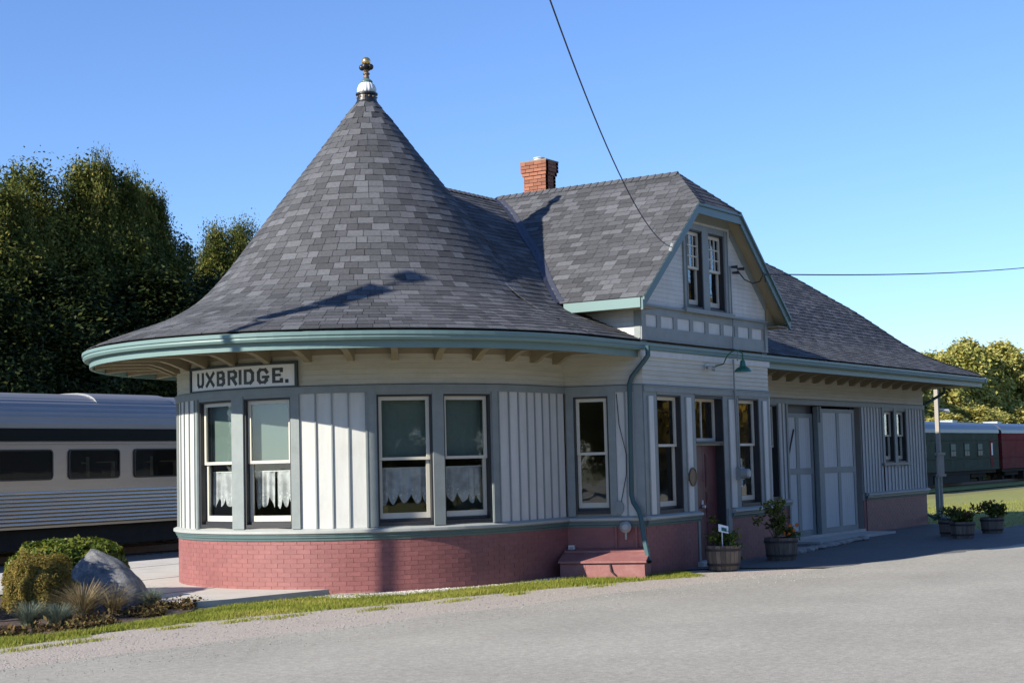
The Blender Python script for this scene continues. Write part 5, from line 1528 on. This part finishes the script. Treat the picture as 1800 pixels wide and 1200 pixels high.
for (x, y, h, w, k), lb in zip(LT, LL): tree(k, 'broadleaf_tree', x, y, h, w, lb, 'dark trees behind the steel car', rj(0, 6))
for (x, y, h, w, lb) in [(13.1, 25.4, 12.3, 2.4, 'narrow pointed tree left of the tallest dark one'), (16.6, 25.3, 13.9, 2.2, 'thin leader of twigs rising above the whole dark row'), (18.3, 25.6, 13.5, 2.0, 'narrow tree with rust coloured top right of the thin leader'), (19.9, 26.0, 13.0, 2.2, 'narrow tree at the right shoulder of the dark row'), (10.3, 25.2, 11.4, 3.0, 'narrow tree cut by the left frame edge')]:
    tree('dark_a', 'slender_tree', x, y, h, w, lb, 'dark trees behind the steel car', rj(0, 6))
# shrubby understorey of the same row fills the foot of the trees, shade in its leaf colour
for i, (x, y, h, w) in enumerate([(9.5, 23.5, 8.5, 6), (13, 23.4, 8.8, 6), (17, 23.2, 9.2, 6.2), (21, 23.6, 9.4, 6), (24.3, 24.5, 9.4, 6), (28, 26, 9.0, 6)]):
    tree('cedar', 'cedar_tree', x, y, h, w, ['low dark cedar filling in at the left edge above the steel car roof', 'low dark cedar under the second tree from the left', 'low dark cedar in front of the tallest one', 'low dark cedar above the right of the steel car', 'low dark cedar under the gap beside the station eave', 'low dark cedar hidden mostly by the cone roof'][i], 'dark trees behind the steel car', rj(0, 6))
for i, (x, y, h, w) in enumerate([(2, 27, 8.0, 7), (-5, 27, 7.5, 7.5), (7.5, 25.5, 9.5, 6), (4, 23, 7, 6.5), (-12, 26, 8, 8)]):
    tree('dark_b' if i % 2 else 'dark_a', 'broadleaf_tree', x, y, h, w, 'dark broadleaf tree continuing the row beyond the left edge', 'dark trees behind the steel car', rj(0, 6))
RTL = []
rtrees = [(99, 30, 9.2, 8, 'olive tree whose top just clears the far end of the station roof'), (106, 29, 9.8, 8, 'sunlit tree rising right above the hip of the station roof'), (112, 31, 10.4, 7.5, 'pointed yellow green tree left of the gap behind the green coach'), (118, 30, 11.4, 7.5, 'pale tree behind the middle of the green coach'),
 (124, 29, 11.9, 8, 'round topped tree above the joint of the two coaches'), (130, 30, 12.9, 8, 'tall bright tree above the end of the red coach roof'), (136, 29, 13.0, 8.5, 'bright tree cut by the right frame edge'), (143, 30, 13.2, 9, 'sunlit tree just beyond the right frame edge'), (115, 38, 11.8, 8, 'darker olive tree set back behind the pointed one'), (126, 40, 13.4, 8, 'tall olive tree set back behind the round topped one'), (90, 30, 9.0, 8, 'olive tree hidden behind the station roof end')]
for i, (x, y, h, w, lb) in enumerate(rtrees):
    tree('bright_a' if i % 3 else 'bright_b', 'broadleaf_tree', x, y, h, w, lb, 'sunlit trees behind the parked coaches', rj(0, 6))
for i, (x, y, h, w, lb) in enumerate([(101, 25, 5.2, 6, 'low yellow shrubby tree nearest the station corner'), (107, 25.5, 5.8, 6, 'low shrubby tree behind the timber post'), (114, 25, 6.2, 6.5, 'low shrubby tree behind the left half of the green coach'), (120, 25, 6.0, 6, 'low shrubby tree behind the right half of the green coach'), (127, 25, 6.5, 6.5, 'low shrubby tree behind the coach coupling'), (134, 25, 6.6, 7, 'low shrubby tree behind the red coach')]):
    tree('bright_b', 'shrubby_tree', x, y, h, w, lb, 'low shrubby trees along the far track', rj(0, 6))
for i, (x, y, h, w) in enumerate([(30, -33, 11, 9), (40, -31, 12, 10), (50, -34, 13, 10), (61, -38, 13, 10), (72, -43, 14, 12), (66, -38, 13, 11), (82, -46, 15, 12), (92, -49, 15, 12), (104, -54, 16, 13), (20, -34, 10, 9)]):
    tree('autumn', 'broadleaf_tree', x, y, h, w, 'yellow autumn tree across the road, seen reflected in the bay windows', 'autumn trees across the road', rj(0, 6), z=-0.05)

for i, (x, y, h, w) in enumerate([(-75, -46, 12, 10), (-62, -50, 13, 10), (-50, -47, 13, 10), (-39, -50, 14, 10), (-28, -47, 13, 10), (-18, -50, 14, 10), (-8, -46, 12, 9), (2, -48, 13, 10), (11, -44, 12, 9), (-62, -30, 12, 9), (-68, -20, 12, 9), (-66, -9, 11, 9), (-70, 2, 11, 9)]):
    tree('dark_a' if i % 2 else 'dark_b', 'broadleaf_tree', x, y, h, w, 'dark tree across the road, seen only as a reflection in the round end windows', 'trees behind the viewpoint', rj(0, 6), z=-0.05)

# ---- garden at the left --------------------------------------------------------------------
random.seed(5)
def bush(name, cx_, cy_, rx, rz_, mat, n, size, label, cat, zb=-0.03, flat=True, aspect=1.5, vexp=0.62, lumpy=0.10):
    t = thing(name, (cx_, cy_, zb), label, cat)
    mb = MB()
    for k in range(n):
        v = Vector((random.gauss(0, 1), random.gauss(0, 1), abs(random.gauss(0, 1)))).normalized()
        rr = rj(0.6, 1.0)**0.4
        lum = 1+lumpy*noise.noise(v*3.5+Vector((cx_, cy_, 0)))
        vz = (max(0, v.z)**vexp)
        hz = math.sqrt(max(0, 1-v.z*v.z))**0.75
        l2 = math.hypot(v.x, v.y) or 1
        p = Vector((cx_+v.x/l2*hz*rx*rr*lum, cy_+v.y/l2*hz*rx*rr*lum, zb+0.06+vz*rz_*rr*lum))
        nn = (v+Vector((random.gauss(0, 0.7), random.gauss(0, 0.7), random.gauss(0.2, 0.7)))).normalized()
        a = Matrix.Rotation(rj(0, 6.28), 3, nn) @ nn.orthogonal().normalized(); b = nn.cross(a); s = size*rj(0.6, 1.3)
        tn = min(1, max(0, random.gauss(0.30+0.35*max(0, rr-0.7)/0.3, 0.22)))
        mb.add([p-a*s*0.5*aspect, p+b*s*0.4, p+a*s*0.5*aspect, p-b*s*0.4], [(0,1,2,3)], tn)
    mb.build('foliage', M[mat], t)
    mb = MB()
    for k in range(9):
        th = 2*math.pi*k/9; tube(mb, [(cx_, cy_, zb-0.05), (cx_+rx*0.3*math.cos(th), cy_+rx*0.3*math.sin(th), zb+rz_*0.35), (cx_+rx*0.7*math.cos(th), cy_+rx*0.7*math.sin(th), zb+rz_*0.7)], [0.02, 0.014, 0.006], 5)
    mb.build('stem', M['bark'], t)
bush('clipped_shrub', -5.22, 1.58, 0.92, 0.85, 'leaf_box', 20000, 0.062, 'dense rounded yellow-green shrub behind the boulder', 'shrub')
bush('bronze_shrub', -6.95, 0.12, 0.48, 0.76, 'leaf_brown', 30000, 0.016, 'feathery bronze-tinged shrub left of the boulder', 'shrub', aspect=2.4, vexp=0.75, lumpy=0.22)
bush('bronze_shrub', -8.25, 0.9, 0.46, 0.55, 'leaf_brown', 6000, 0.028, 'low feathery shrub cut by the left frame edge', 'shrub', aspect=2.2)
bush('bronze_shrub', -7.75, 1.5, 0.65, 1.68, 'leaf_brown', 12000, 0.04, 'tall feathery shrub standing beyond the left frame edge', 'shrub', aspect=2.2)  # unseen; place and height set so its shadow covers the boulder's front
# boulder
mb = MB()
import bmesh
bm = bmesh.new(); bmesh.ops.create_icosphere(bm, subdivisions=5, radius=1.0)
bc = Vector((-5.36, 0.55, -0.05)); ax_ = Vector((0.55, -0.84, 0)); ay_ = Vector((0.84, 0.55, 0))
for v in bm.verts:
    p = v.co.normalized(); t = max(0.0, p.z); h2 = math.hypot(p.x, p.y) or 1e-6
    half = (1-t*t)**0.9*0.97+0.03
    # shark-fin outline: peak left of the middle, long convex right flank
    k = half/h2*min(1, h2/0.03) if p.z > 0 else 1
    px3, py3 = p.x*k*(0.85 if p.x < 0 else 1.0)-0.38*t, p.y*k*0.9
    nz3 = 0.10*noise.noise(p*1.4+Vector((4, 1, 2)))+0.05*noise.noise(p*3.5)+0.02*noise.noise(p*9)
    px3 += nz3*p.x; py3 += nz3*p.y
    q = bc+ax_*px3*0.66+ay_*py3*0.55+Vector((0, 0, (p.z*0.80*(1+0.4*nz3) if p.z > 0 else p.z*0.25)))
    v.co = q-bc
me = bpy.data.meshes.new('boulder'); bm.to_mesh(me); bm.free(); me.materials.append(M['boulder'])
me.polygons.foreach_set('use_smooth', [True]*len(me.polygons))
o = bpy.data.objects.new('boulder', me); COL.objects.link(o); o.location = bc
tag(o, 'grey lichened granite boulder with a pointed top beside the shrubs', 'boulder')
# ornamental grasses
def grass_clump(cx_, cy_, n, h, sp, mat, label, name='grass_clump', w=0.006):
    t = thing(name, (cx_, cy_, -0.03), label, 'grass clump', 'ornamental grasses in the garden bed')
    mb = MB()
    for k in range(n):
        th = rj(0, 6.283); r0 = rj(0, 0.09); L_ = h*rj(0.55, 1.15); lean = sp*rj(0.2, 1.1)
        d = Vector((math.cos(th), math.sin(th), 0)); sdv = Vector((-d.y, d.x, 0))
        p0 = Vector((cx_, cy_, -0.03))+d*r0; pts = []
        for i in range(5):
            s = i/4; pts.append(p0+d*(lean*s*s)+Vector((0, 0, L_*(s-0.32*s*s*(lean/max(sp, 0.01))))))
        vs = []; fs = []
        for i, p in enumerate(pts):
            ww = w*(1-0.8*i/4); vs += [p-sdv*ww, p+sdv*ww]
        for i in range(4): q = 2*i; fs.append((q, q+1, q+3, q+2))
        mb.add(vs, fs, min(1, max(0, random.gauss(0.5, 0.25))))
    mb.build('blades', M[mat], t)
grass_clump(-7.15, -0.95, 650, 0.52, 0.55, 'leaf_straw', 'straw coloured grass clump arching in front of the bronze shrub')
grass_clump(-6.35, -0.62, 260, 0.42, 0.6, 'leaf_straw', 'thin straw grass clump arching across the foot of the boulder')
grass_clump(-7.85, -1.30, 900, 0.30, 0.30, 'leaf_blue', 'blue-grey fescue clump at the front left of the bed', w=0.004)
grass_clump(-8.05, -1.02, 700, 0.34, 0.32, 'leaf_blue', 'grey-green fescue clump behind the front blue one', w=0.004)
grass_clump(-5.35, -0.28, 500, 0.26, 0.26, 'leaf_blue', 'pale green grass clump at the right foot of the boulder', w=0.004)
grass_clump(-8.75, -0.55, 500, 0.55, 0.45, 'leaf_straw', 'tan grass clump at the left frame edge')
grass_clump(-9.2, -1.3, 350, 0.3, 0.35, 'leaf_straw', 'short tan grass clump at the left corner of the bed')
# ground cover in the bed
mb = MB()
for k in range(5200):
    t = rj(0, 1); x = -9.6+4.6*t+rj(-0.2, 0.2); yf = lerp_line([(-10, -1.75), (-8.2, -1.95), (-7.2, -1.75), (-6.3, -1.5), (-5.6, -1.25), (-5.0, -0.9)], x); y = yf+abs(random.gauss(0, 0.45))
    if noise.noise(Vector((x*2.1, y*2.1, 4))) < -0.05: continue
    p = Vector((x, y, -0.03+abs(random.gauss(0, 0.045)))); n_ = Vector((random.gauss(0, 1), random.gauss(0, 1), random.gauss(1, 0.7))).normalized()
    a = Matrix.Rotation(rj(0, 6.28), 3, n_) @ n_.orthogonal().normalized(); b = n_.cross(a); s = rj(0.025, 0.06)
    mb.add([p-a*s*0.7, p+b*s*0.4, p+a*s*0.7, p-b*s*0.4], [(0,1,2,3)], min(1, max(0, random.gauss(0.45, 0.3))))
tag(mb.build('ground_cover', M['leaf_cover']), 'bronze and olive ground cover plants in the mulch bed', None, None, 'stuff')

# ---- grass strip along the gravel, and pebbles -------------------------------------------
back = [(-14, -1.05), (-10.5, -1.5), (-9.1, -2.0), (-8.2, -2.22), (-7.2, -2.08), (-6.3, -1.90), (-5.5, -1.70), (-5.2, -1.55), (-4.2, -1.72), (-3.4, -2.0), (-2.9, -2.80), (-2.2, -3.10), (-1.2, -3.38), (0.2, -3.58), (0.9, -3.74), (1.5, -4.35), (2.2, -4.8), (2.9, -5.3)]
mb = MB(); cnt = 0
for k in range(120000):
    x = rj(-13, 2.7); yf = lerp_line(gl, x)-0.04+wob(x*1.7, 0.12); yk = lerp_line(back, x)
    if yk <= yf: continue
    y = rj(yf-0.05, yk+0.05)
    if x > 0.6 and y > lerp_line([(0.6, -4.0), (1.3, -4.45), (2.0, -4.75), (2.7, -5.0)], x)+0.05 and x > 1.5: continue
    ed = min(1, (y-yf)/0.35)
    if noise.noise(Vector((x*1.9, y*1.9, 0)))*0.9+0.22+ed*0.55 < rj(0, 1): continue
    h = rj(0.025, 0.065)*(0.6+0.5*ed)*(1.25 if y > yk-0.15 else 1); th = rj(0, 6.283); d = Vector((math.cos(th), math.sin(th), 0)); sv = Vector((-d.y, d.x, 0))*rj(0.004, 0.008)
    p = Vector((x, y, -0.05)); q = p+d*h*rj(0.1, 0.9)+Vector((0, 0, h))
    mb.add([p-sv, p+sv, q], [(0,1,2)], min(1, max(0, random.gauss(0.45+0.5*noise.noise(Vector((x*1.3, y*1.3, 7))), 0.24))))
for (tx, ty, tr) in [(-8.9, -2.95, 0.22), (-6.5, -3.05, 0.2), (-5.9, -3.25, 0.25), (-7.4, -2.85, 0.15), (-4.7, -3.75, 0.2), (-3.3, -4.05, 0.22), (-2.2, -4.3, 0.15), (-9.6, -2.9, 0.25), (-0.6, -4.75, 0.2)]:
    for k in range(260):
        x, y = tx+random.gauss(0, tr*0.9), ty+random.gauss(0, tr*0.3); h = rj(0.015, 0.045); th = rj(0, 6.283); d = Vector((math.cos(th), math.sin(th), 0)); sv = Vector((-d.y, d.x, 0))*rj(0.004, 0.008)
        p = Vector((x, y, -0.036)); mb.add([p-sv, p+sv, p+d*h*rj(0.2, 1)+Vector((0, 0, h))], [(0,1,2)], min(1, max(0, random.gauss(0.6, 0.25))))
tag(mb.build('verge_grass', M['leaf_grass']), 'short green grass verge along the gravel shoulder', None, None, 'stuff')
mb = MB()
for k in range(26000):
    x = rj(16, 46)**1.0; y = rj(-6.5, 7.0)
    if x > 30 and rj(0, 1) < (x-30)/20: continue
    if x < 19 and y > -3.3: continue
    if y < lerp_line([(15.8, -4.9), (16.6, -5.5), (19.5, -5.65), (24, -5.95), (30, -6.5), (60, -12)], x): continue
    if x < 18.6 and y > lerp_line([(15.8, -4.9), (17.2, -4.15), (18.6, -3.5)], x): continue
    h = rj(0.03, 0.08); th = rj(0, 6.283); d = Vector((math.cos(th), math.sin(th), 0)); sv = Vector((-d.y, d.x, 0))*rj(0.008, 0.016)
    p = Vector((x, y, gz(x, y))); q = p+d*h*rj(0.1, 0.9)+Vector((0, 0, h))
    mb.add([p-sv, p+sv, q], [(0,1,2)], min(1, max(0, random.gauss(0.55, 0.25))))
tag(mb.build('lawn_grass', M['leaf_grass']), 'grass of the sunny lawn right of the station', None, None, 'stuff')
mb = MB()
OCT = [(4,0,2),(4,2,1),(4,1,3),(4,3,0),(5,2,0),(5,1,2),(5,3,1),(5,0,3)]
def pebble(x, y, z, s, tint):
    a, b, c = s*rj(0.7, 1.3), s*rj(0.7, 1.3), s*rj(0.4, 0.8); t = rj(0, 3.14); ct, st = math.cos(t), math.sin(t)
    pts = [(a, 0, 0), (-a, 0, 0), (0, b, 0), (0, -b, 0), (0, 0, c), (0, 0, -c)]
    mb.add([(x+px*ct-py*st, y+px*st+py*ct, z+pz) for px, py, pz in pts], OCT, tint)
for k in range(4200):
    x = rj(-3.6, 1.0); w0 = lerp_line([(-3.7, -2.1), (-2.9, -2.68), (-2.2, -3.02), (-1.2, -3.32), (0.2, -3.56), (1.0, -3.78)], x); y = rj(w0-0.06, w0+0.55)
    if (x/3.32)**2+(y/3.22)**2 < 1 and x < 0: continue
    if x >= 0 and y > -3.22: continue
    if y > -1.5: continue
    pebble(x, y, -0.026, rj(0.012, 0.028), rj(0.6, 1.5))
for k in range(6500):
    x = rj(-14, 2.6); ye = edge_y(x); yg = lerp_line(gl, x); y = rj(ye-0.25, yg+0.1) if rj(0, 1) < 0.8 else rj(ye-1.2, ye)
    pebble(x, y, -0.034 if y > ye else -0.010, rj(0.004, 0.013), rj(0.45, 0.95))
tag(mb.build('loose_pebbles', M['pebble']), 'pale loose pebbles at the wall foot and on the shoulder', None, None, 'stuff')

# ---- barrel planters ------------------------------------------------------------------------
def barrel(x, y, label, z0=-0.016, k_=1.0):
    t = thing('barrel_planter', (x, y, z0), label, 'planter', 'half barrel planters in front of the station')
    N = 22
    for k in range(N):
        mb = MB(); vs = []; fs = []
        t0, t1 = 2*math.pi*(k+0.04)/N, 2*math.pi*(k+0.96)/N
        pr = [(0.245*k_, 0.0), (0.272*k_, 0.12*k_), (0.288*k_, 0.26*k_), (0.298*k_, 0.40*k_)]
        for r, z in pr:
            for tt in (t0, t1): vs.append((x+r*math.cos(tt), y+r*math.sin(tt), z0+z))
            for tt in (t0, t1): vs.append((x+(r-0.025)*math.cos(tt), y+(r-0.025)*math.sin(tt), z0+z))
        for i in range(3):
            q = 4*i; fs += [(q, q+1, q+5, q+4), (q+2, q+6, q+7, q+3), (q, q+4, q+6, q+2), (q+1, q+3, q+7, q+5)]
        fs += [(12, 13, 15, 14)]
        mb.add(vs, fs, rj(0.7, 1.35)); mb.build('stave', M['barrel'], t)
    for z, r in ((0.09*k_, 0.272*k_), (0.33*k_, 0.299*k_)):
        mb = MB(); lathe(mb, (x, y, z0), [(r-0.006, z-0.02), (r+0.004, z-0.02), (r+0.006, z+0.02), (r-0.004, z+0.02)], 30); mb.build('hoop', M['hoop'], t)
    mb = MB(); lathe(mb, (x, y, z0), [(0.25*k_, 0.30*k_), (0.27*k_, 0.36*k_), (0.15*k_, 0.38*k_), (0.02, 0.385*k_)], 20); mb.build('soil', M['soil'], t)
def plant(x, y, z, n, rx, rz_, mat, size, name, label, stems=6, flowers=None, fmat='orange', cat='plant'):
    t = thing(name, (x, y, z), label, cat)
    mb = MB()
    cl_ = [Vector((random.gauss(0, 0.5)*rx, random.gauss(0, 0.5)*rx, rj(0.15, 1)*rz_)) for _ in range(stems*2)]
    for k in range(n):
        c = random.choice(cl_); p = Vector((x, y, z))+c+Vector((random.gauss(0, 1), random.gauss(0, 1), random.gauss(0, 0.8)))*rx*0.22
        n_ = Vector((random.gauss(0, 1), random.gauss(0, 1), random.gauss(0.4, 1))).normalized()
        a = Matrix.Rotation(rj(0, 6.28), 3, n_) @ n_.orthogonal().normalized(); b = n_.cross(a); s = size*rj(0.6, 1.3)
        mb.add([p-a*s*0.7, p+b*s*0.35, p+a*s*0.7, p-b*s*0.35], [(0,1,2,3)], min(1, max(0, random.gauss(0.4, 0.25))))
    mb.build('leaves', M[mat], t)
    mb = MB()
    for c in cl_[:stems+3]: tube(mb, [(x, y, z-0.06), (x+c.x*0.4, y+c.y*0.4, z+c.z*0.5), (x+c.x, y+c.y, z+c.z)], [0.008, 0.006, 0.003], 5)
    mb.build('stem', M['bark'], t)
    for (fx, fy, fz, fs_) in flowers or []:
        mb = MB()
        for k in range(26):
            n_ = Vector((random.gauss(0, 1), random.gauss(0, 1), random.gauss(0.2, 0.8))).normalized(); p = Vector((x+fx, y+fy, z+fz))+n_*fs_*0.5
            a = n_.orthogonal().normalized(); b = n_.cross(a); s = fs_*0.5
            mb.add([p-a*s*0.5, p+b*s*0.5, p+a*s*0.5, p-b*s*0.5], [(0,1,2,3)], 1)
        mb.build('flower', M[fmat], t)
barrel(2.72, -5.16, 'weathered half barrel with a plant label, in front of the maroon door')
plant(2.72, -5.16, 0.35, 520, 0.24, 0.22, 'leaf_box', 0.05, 'trailing_plant', 'yellowing trailing plant in the barrel before the maroon door', 7)
plant(2.60, -5.09, 0.35, 110, 0.09, 0.52, 'leaf_dark', 0.055, 'upright_plant', 'thin upright leafy stem at the back of the first barrel', 4)
plant(3.05, -5.26, 0.10, 90, 0.12, 0.25, 'leaf_box', 0.05, 'hanging_sprig', 'pale sprig hanging over the right rim of the first barrel', 3)
LBL = thing('plant_label', (2.52, -5.24, 0.35), 'white picture plant label on a stake in the first barrel', 'plant label')
mb = MB(); mb.add(*box(2.512, 2.528, -5.25, -5.24, 0.3, 0.62)); mb.build('stake', M['paper'], LBL)
lc = Vector((2.54, -5.26, 0.66)); lx = Vector((0.60, -0.78, -0.25)).normalized(); ly = Vector((0.2, 0.1, 0.95)).normalized()
mb = MB(); obox(mb, lc, lx*0.085, ly*0.06, lx.cross(ly).normalized()*0.004); mb.build('card', M['paper'], LBL)
mb = MB(); obox(mb, lc+lx.cross(ly).normalized()*(0.005 if lx.cross(ly).dot(CAM-lc) > 0 else -0.005)+lx*0.01-ly*0.01, lx*0.045, ly*0.03, lx.cross(ly).normalized()*0.002); mb.build('picture', M['lamp_green'], LBL)
barrel(5.12, -5.13, 'dark half barrel with orange marigolds at the right end of the bay')
plant(5.02, -5.07, 0.38, 620, 0.26, 0.62, 'leaf_dark', 0.06, 'potted_shrub', 'small dark leafy shrub growing in the marigold barrel', 8)
plant(5.26, -5.25, 0.36, 260, 0.17, 0.16, 'leaf_box', 0.045, 'marigolds', 'orange marigolds along the front of the second barrel', 6, [(rj(-0.14, 0.16), rj(-0.14, 0.08), rj(0.06, 0.24), rj(0.05, 0.075)) for _ in range(11)])
barrel(12.36, -6.11, 'half barrel with reddish flowers, left of the far pair by the lawn', k_=0.88)
plant(12.36, -6.11, 0.33, 520, 0.25, 0.20, 'leaf_dark', 0.06, 'potted_flowers', 'dark reddish potted flowers in the left of the far pair of barrels', 9, [(rj(-0.25, 0.25), rj(-0.2, 0.2), rj(0.12, 0.3), 0.06) for _ in range(9)], 'redflower')
barrel(14.52, -6.10, 'half barrel with bushy flowers, right of the far pair by the lawn', k_=0.88)
plant(14.52, -6.10, 0.33, 720, 0.28, 0.30, 'leaf_dark', 0.065, 'potted_flowers', 'bushy dark red flowers in the right of the far pair of barrels', 10, [(rj(-0.25, 0.25), rj(-0.2, 0.2), rj(0.15, 0.4), 0.06) for _ in range(9)], 'redflower')
barrel(13.16, -5.6, 'half barrel mostly hidden between and behind the far pair', k_=0.88)
plant(13.16, -5.6, 0.38, 300, 0.25, 0.18, 'leaf_dark', 0.06, 'potted_flowers', 'low dark plant in the barrel behind the far pair', 7)
# stone edging and step at the freight door
mb = MB(); mb.add(*box(9.9, 14.4, -3.9, -3.202, -0.1, 0.03)); tag(mb.build('door_step', M['concrete']), 'low concrete step below the freight doors', None, None, 'structure')
for k in range(12):
    x = 6.7+k*0.42+rj(-0.06, 0.06); y = -4.72+k*0.045+rj(-0.05, 0.05)
    bm = bmesh.new(); bmesh.ops.create_icosphere(bm, subdivisions=2, radius=1.0)
    sx, sy, sz = rj(0.15, 0.24), rj(0.10, 0.16), rj(0.05, 0.085)
    for v in bm.verts:
        p = v.co*(1+0.25*noise.noise(v.co*1.5+Vector((k*3, 0, 0)))); v.co = Vector((p.x*sx, p.y*sy, p.z*sz))
    me = bpy.data.meshes.new('edging_stone'); bm.to_mesh(me); bm.free(); me.materials.append(M['stone'])
    o = bpy.data.objects.new('edging_stone', me); COL.objects.link(o); o.location = (x, y, 0.02); o.rotation_euler.z = rj(-0.4, 0.4)
    tag(o, 'flat pale stone in the edging row before the freight doors', 'stone', 'edging stones by the freight doors')

# ------------------------------------------------------------------ posts, mast, wires
WX, WY = 23.5, -2.0
z0 = gz(WX, WY)
WP = thing('timber_post', (WX, WY, z0), 'tall weathered timber post with a plank box beyond the station corner', 'post')
mb = MB(); mb.add(*box(WX-0.055, WX+0.055, WY-0.055, WY+0.055, z0-0.2, 3.95)); mb.build('post', M['wood_grey'], WP)
for k in range(5):
    mb = MB(); mb.add(*box(WX-0.62+k*0.115, WX-0.515+k*0.115, WY-0.16, WY-0.12, 1.20, 1.74)); mb.build('plank', M['wood_grey'], WP)
for za, zb in ((1.74, 1.81), (1.13, 1.2)):
    mb = MB(); mb.add(*box(WX-0.66, WX+0.0, WY-0.19, WY-0.1, za, zb)); mb.build('rail', M['wood_grey'], WP)
mb = MB(); mb.add(*box(WX-0.5, WX-0.40, WY-0.11, WY-0.01, z0-0.2, 1.12)); mb.build('short_post', M['trim'], WP)
mb = MB(); tube(mb, [(WX+0.08, WY-0.05, 3.05), (WX+0.36, WY-0.2, 3.0)], [0.03, 0.07], 8); mb.build('spot_lamp', M['porcelain'], WP)

MP = Vector((-10.63, 1.24, -0.05))
MS = thing('signal_mast', MP, 'grey railway signal mast whose shadow falls on the round roof', 'signal mast')
mb = MB(); tube(mb, [MP+Vector((0, 0, -0.2)), MP+Vector((0, 0, 7.6))], 0.065, 10); mb.build('post', M['wood_grey'], MS)
sv = Vector((-0.924, 0.383, 0)); px_ = Vector((0.383, 0.924, 0)); MQ = MP+px_*0.22
mb = MB(); tube(mb, [MP+Vector((0, 0, 7.55)), MQ+Vector((0, 0, 7.6)), MQ+Vector((0, 0, 9.75))], 0.028, 8); mb.build('bracket_pole', M['wood_grey'], MS)
for za, zb, w in ((7.72, 8.32, 0.14), (8.44, 9.24, 0.17)):
    mb = MB(); obox(mb, MQ+Vector((0, 0, (za+zb)/2)), px_*w, sv*0.10, (0, 0, (zb-za)/2)); h_ = mb.build('signal_head', M['black'], MS)
    for k in range(2):
        mb = MB(); c = MQ+sv*0.11+Vector((0, 0, za+(zb-za)*(0.28+0.45*k))); tube(mb, [c-sv*0.01, c+sv*0.015], 0.075, 12); mb.build('lens', M['greenglass'], h_)
mb = MB(); obox(mb, MQ+Vector((0, 0, 8.52))-px_*0.18, px_*0.11, sv*0.02, (0, 0, 0.07)); mb.build('arm', M['black'], MS)
mb = MB(); obox(mb, MQ+Vector((0, 0, 9.72))+px_*0.04, px_*0.12, sv*0.12, (0, 0, 0.10)); mb.build('lamp_head', M['black'], MS)

def wire(a, b, sag, label, r=0.012, n=40, curl=None):
    a, b = Vector(a), Vector(b); pts = []
    for i in range(n+1):
        t = i/n; p = a.lerp(b, t); p.z -= sag*4*t*(1-t); pts.append(p)
    mb = MB(); tube(mb, pts, r, 6); return tag(mb.build('overhead_wire', M['wire']), label, 'wire', 'overhead wires')
UP = thing('utility_pole', (-19.1, -14.0, -0.05), 'wooden utility pole carrying the overhead wire near the camera', 'utility pole')
mb = MB(); tube(mb, [(-19.1, -14.0, -0.4), (-19.1, -14.0, 8.1)], [0.15, 0.11], 12); mb.build('pole', M['wood_grey'], UP)
mb = MB(); mb.add(*box(-19.16, -19.04, -14.9, -13.1, 7.4, 7.52)); mb.build('crossarm', M['wood_grey'], UP)
wire((1.98, -4.78, 5.30), (-19.05, -14.0, 7.5), 1.2, 'black wire sagging from the gable corner up out of the top of the frame', 0.007)
wire((5.50, -4.80, 5.16), (37.0, -4.1, 8.62), 0.22, 'black wire running level from the gable to the right edge', 0.012)
mb = MB(); tube(mb, [PC(3.52, 0.12, 5.20), PC(3.75, 0.14, 5.06), PC(3.98, 0.2, 5.0), PC(4.08, 0.3, 5.04), PC(4.12, 0.37, 5.2), PC(4.14, 0.39, 5.02)], 0.012, 6); mb.build('service_drop', M['wire'], STN)
for u, z in ((3.44, 5.27), (3.50, 5.17), (3.72, 5.26)):
    mb = MB(); tube(mb, [PC(u, 0.02, z), PC(u+0.06, 0.13, z)], [0.02, 0.03], 8); mb.build('insulator', M['wire'], STN)
mb = MB(); tube(mb, [Vector((1.98, -4.75, 5.24)), Vector((1.98, -4.80, 5.36))], 0.035, 8); mb.build('insulator', M['steelbox'], STN)
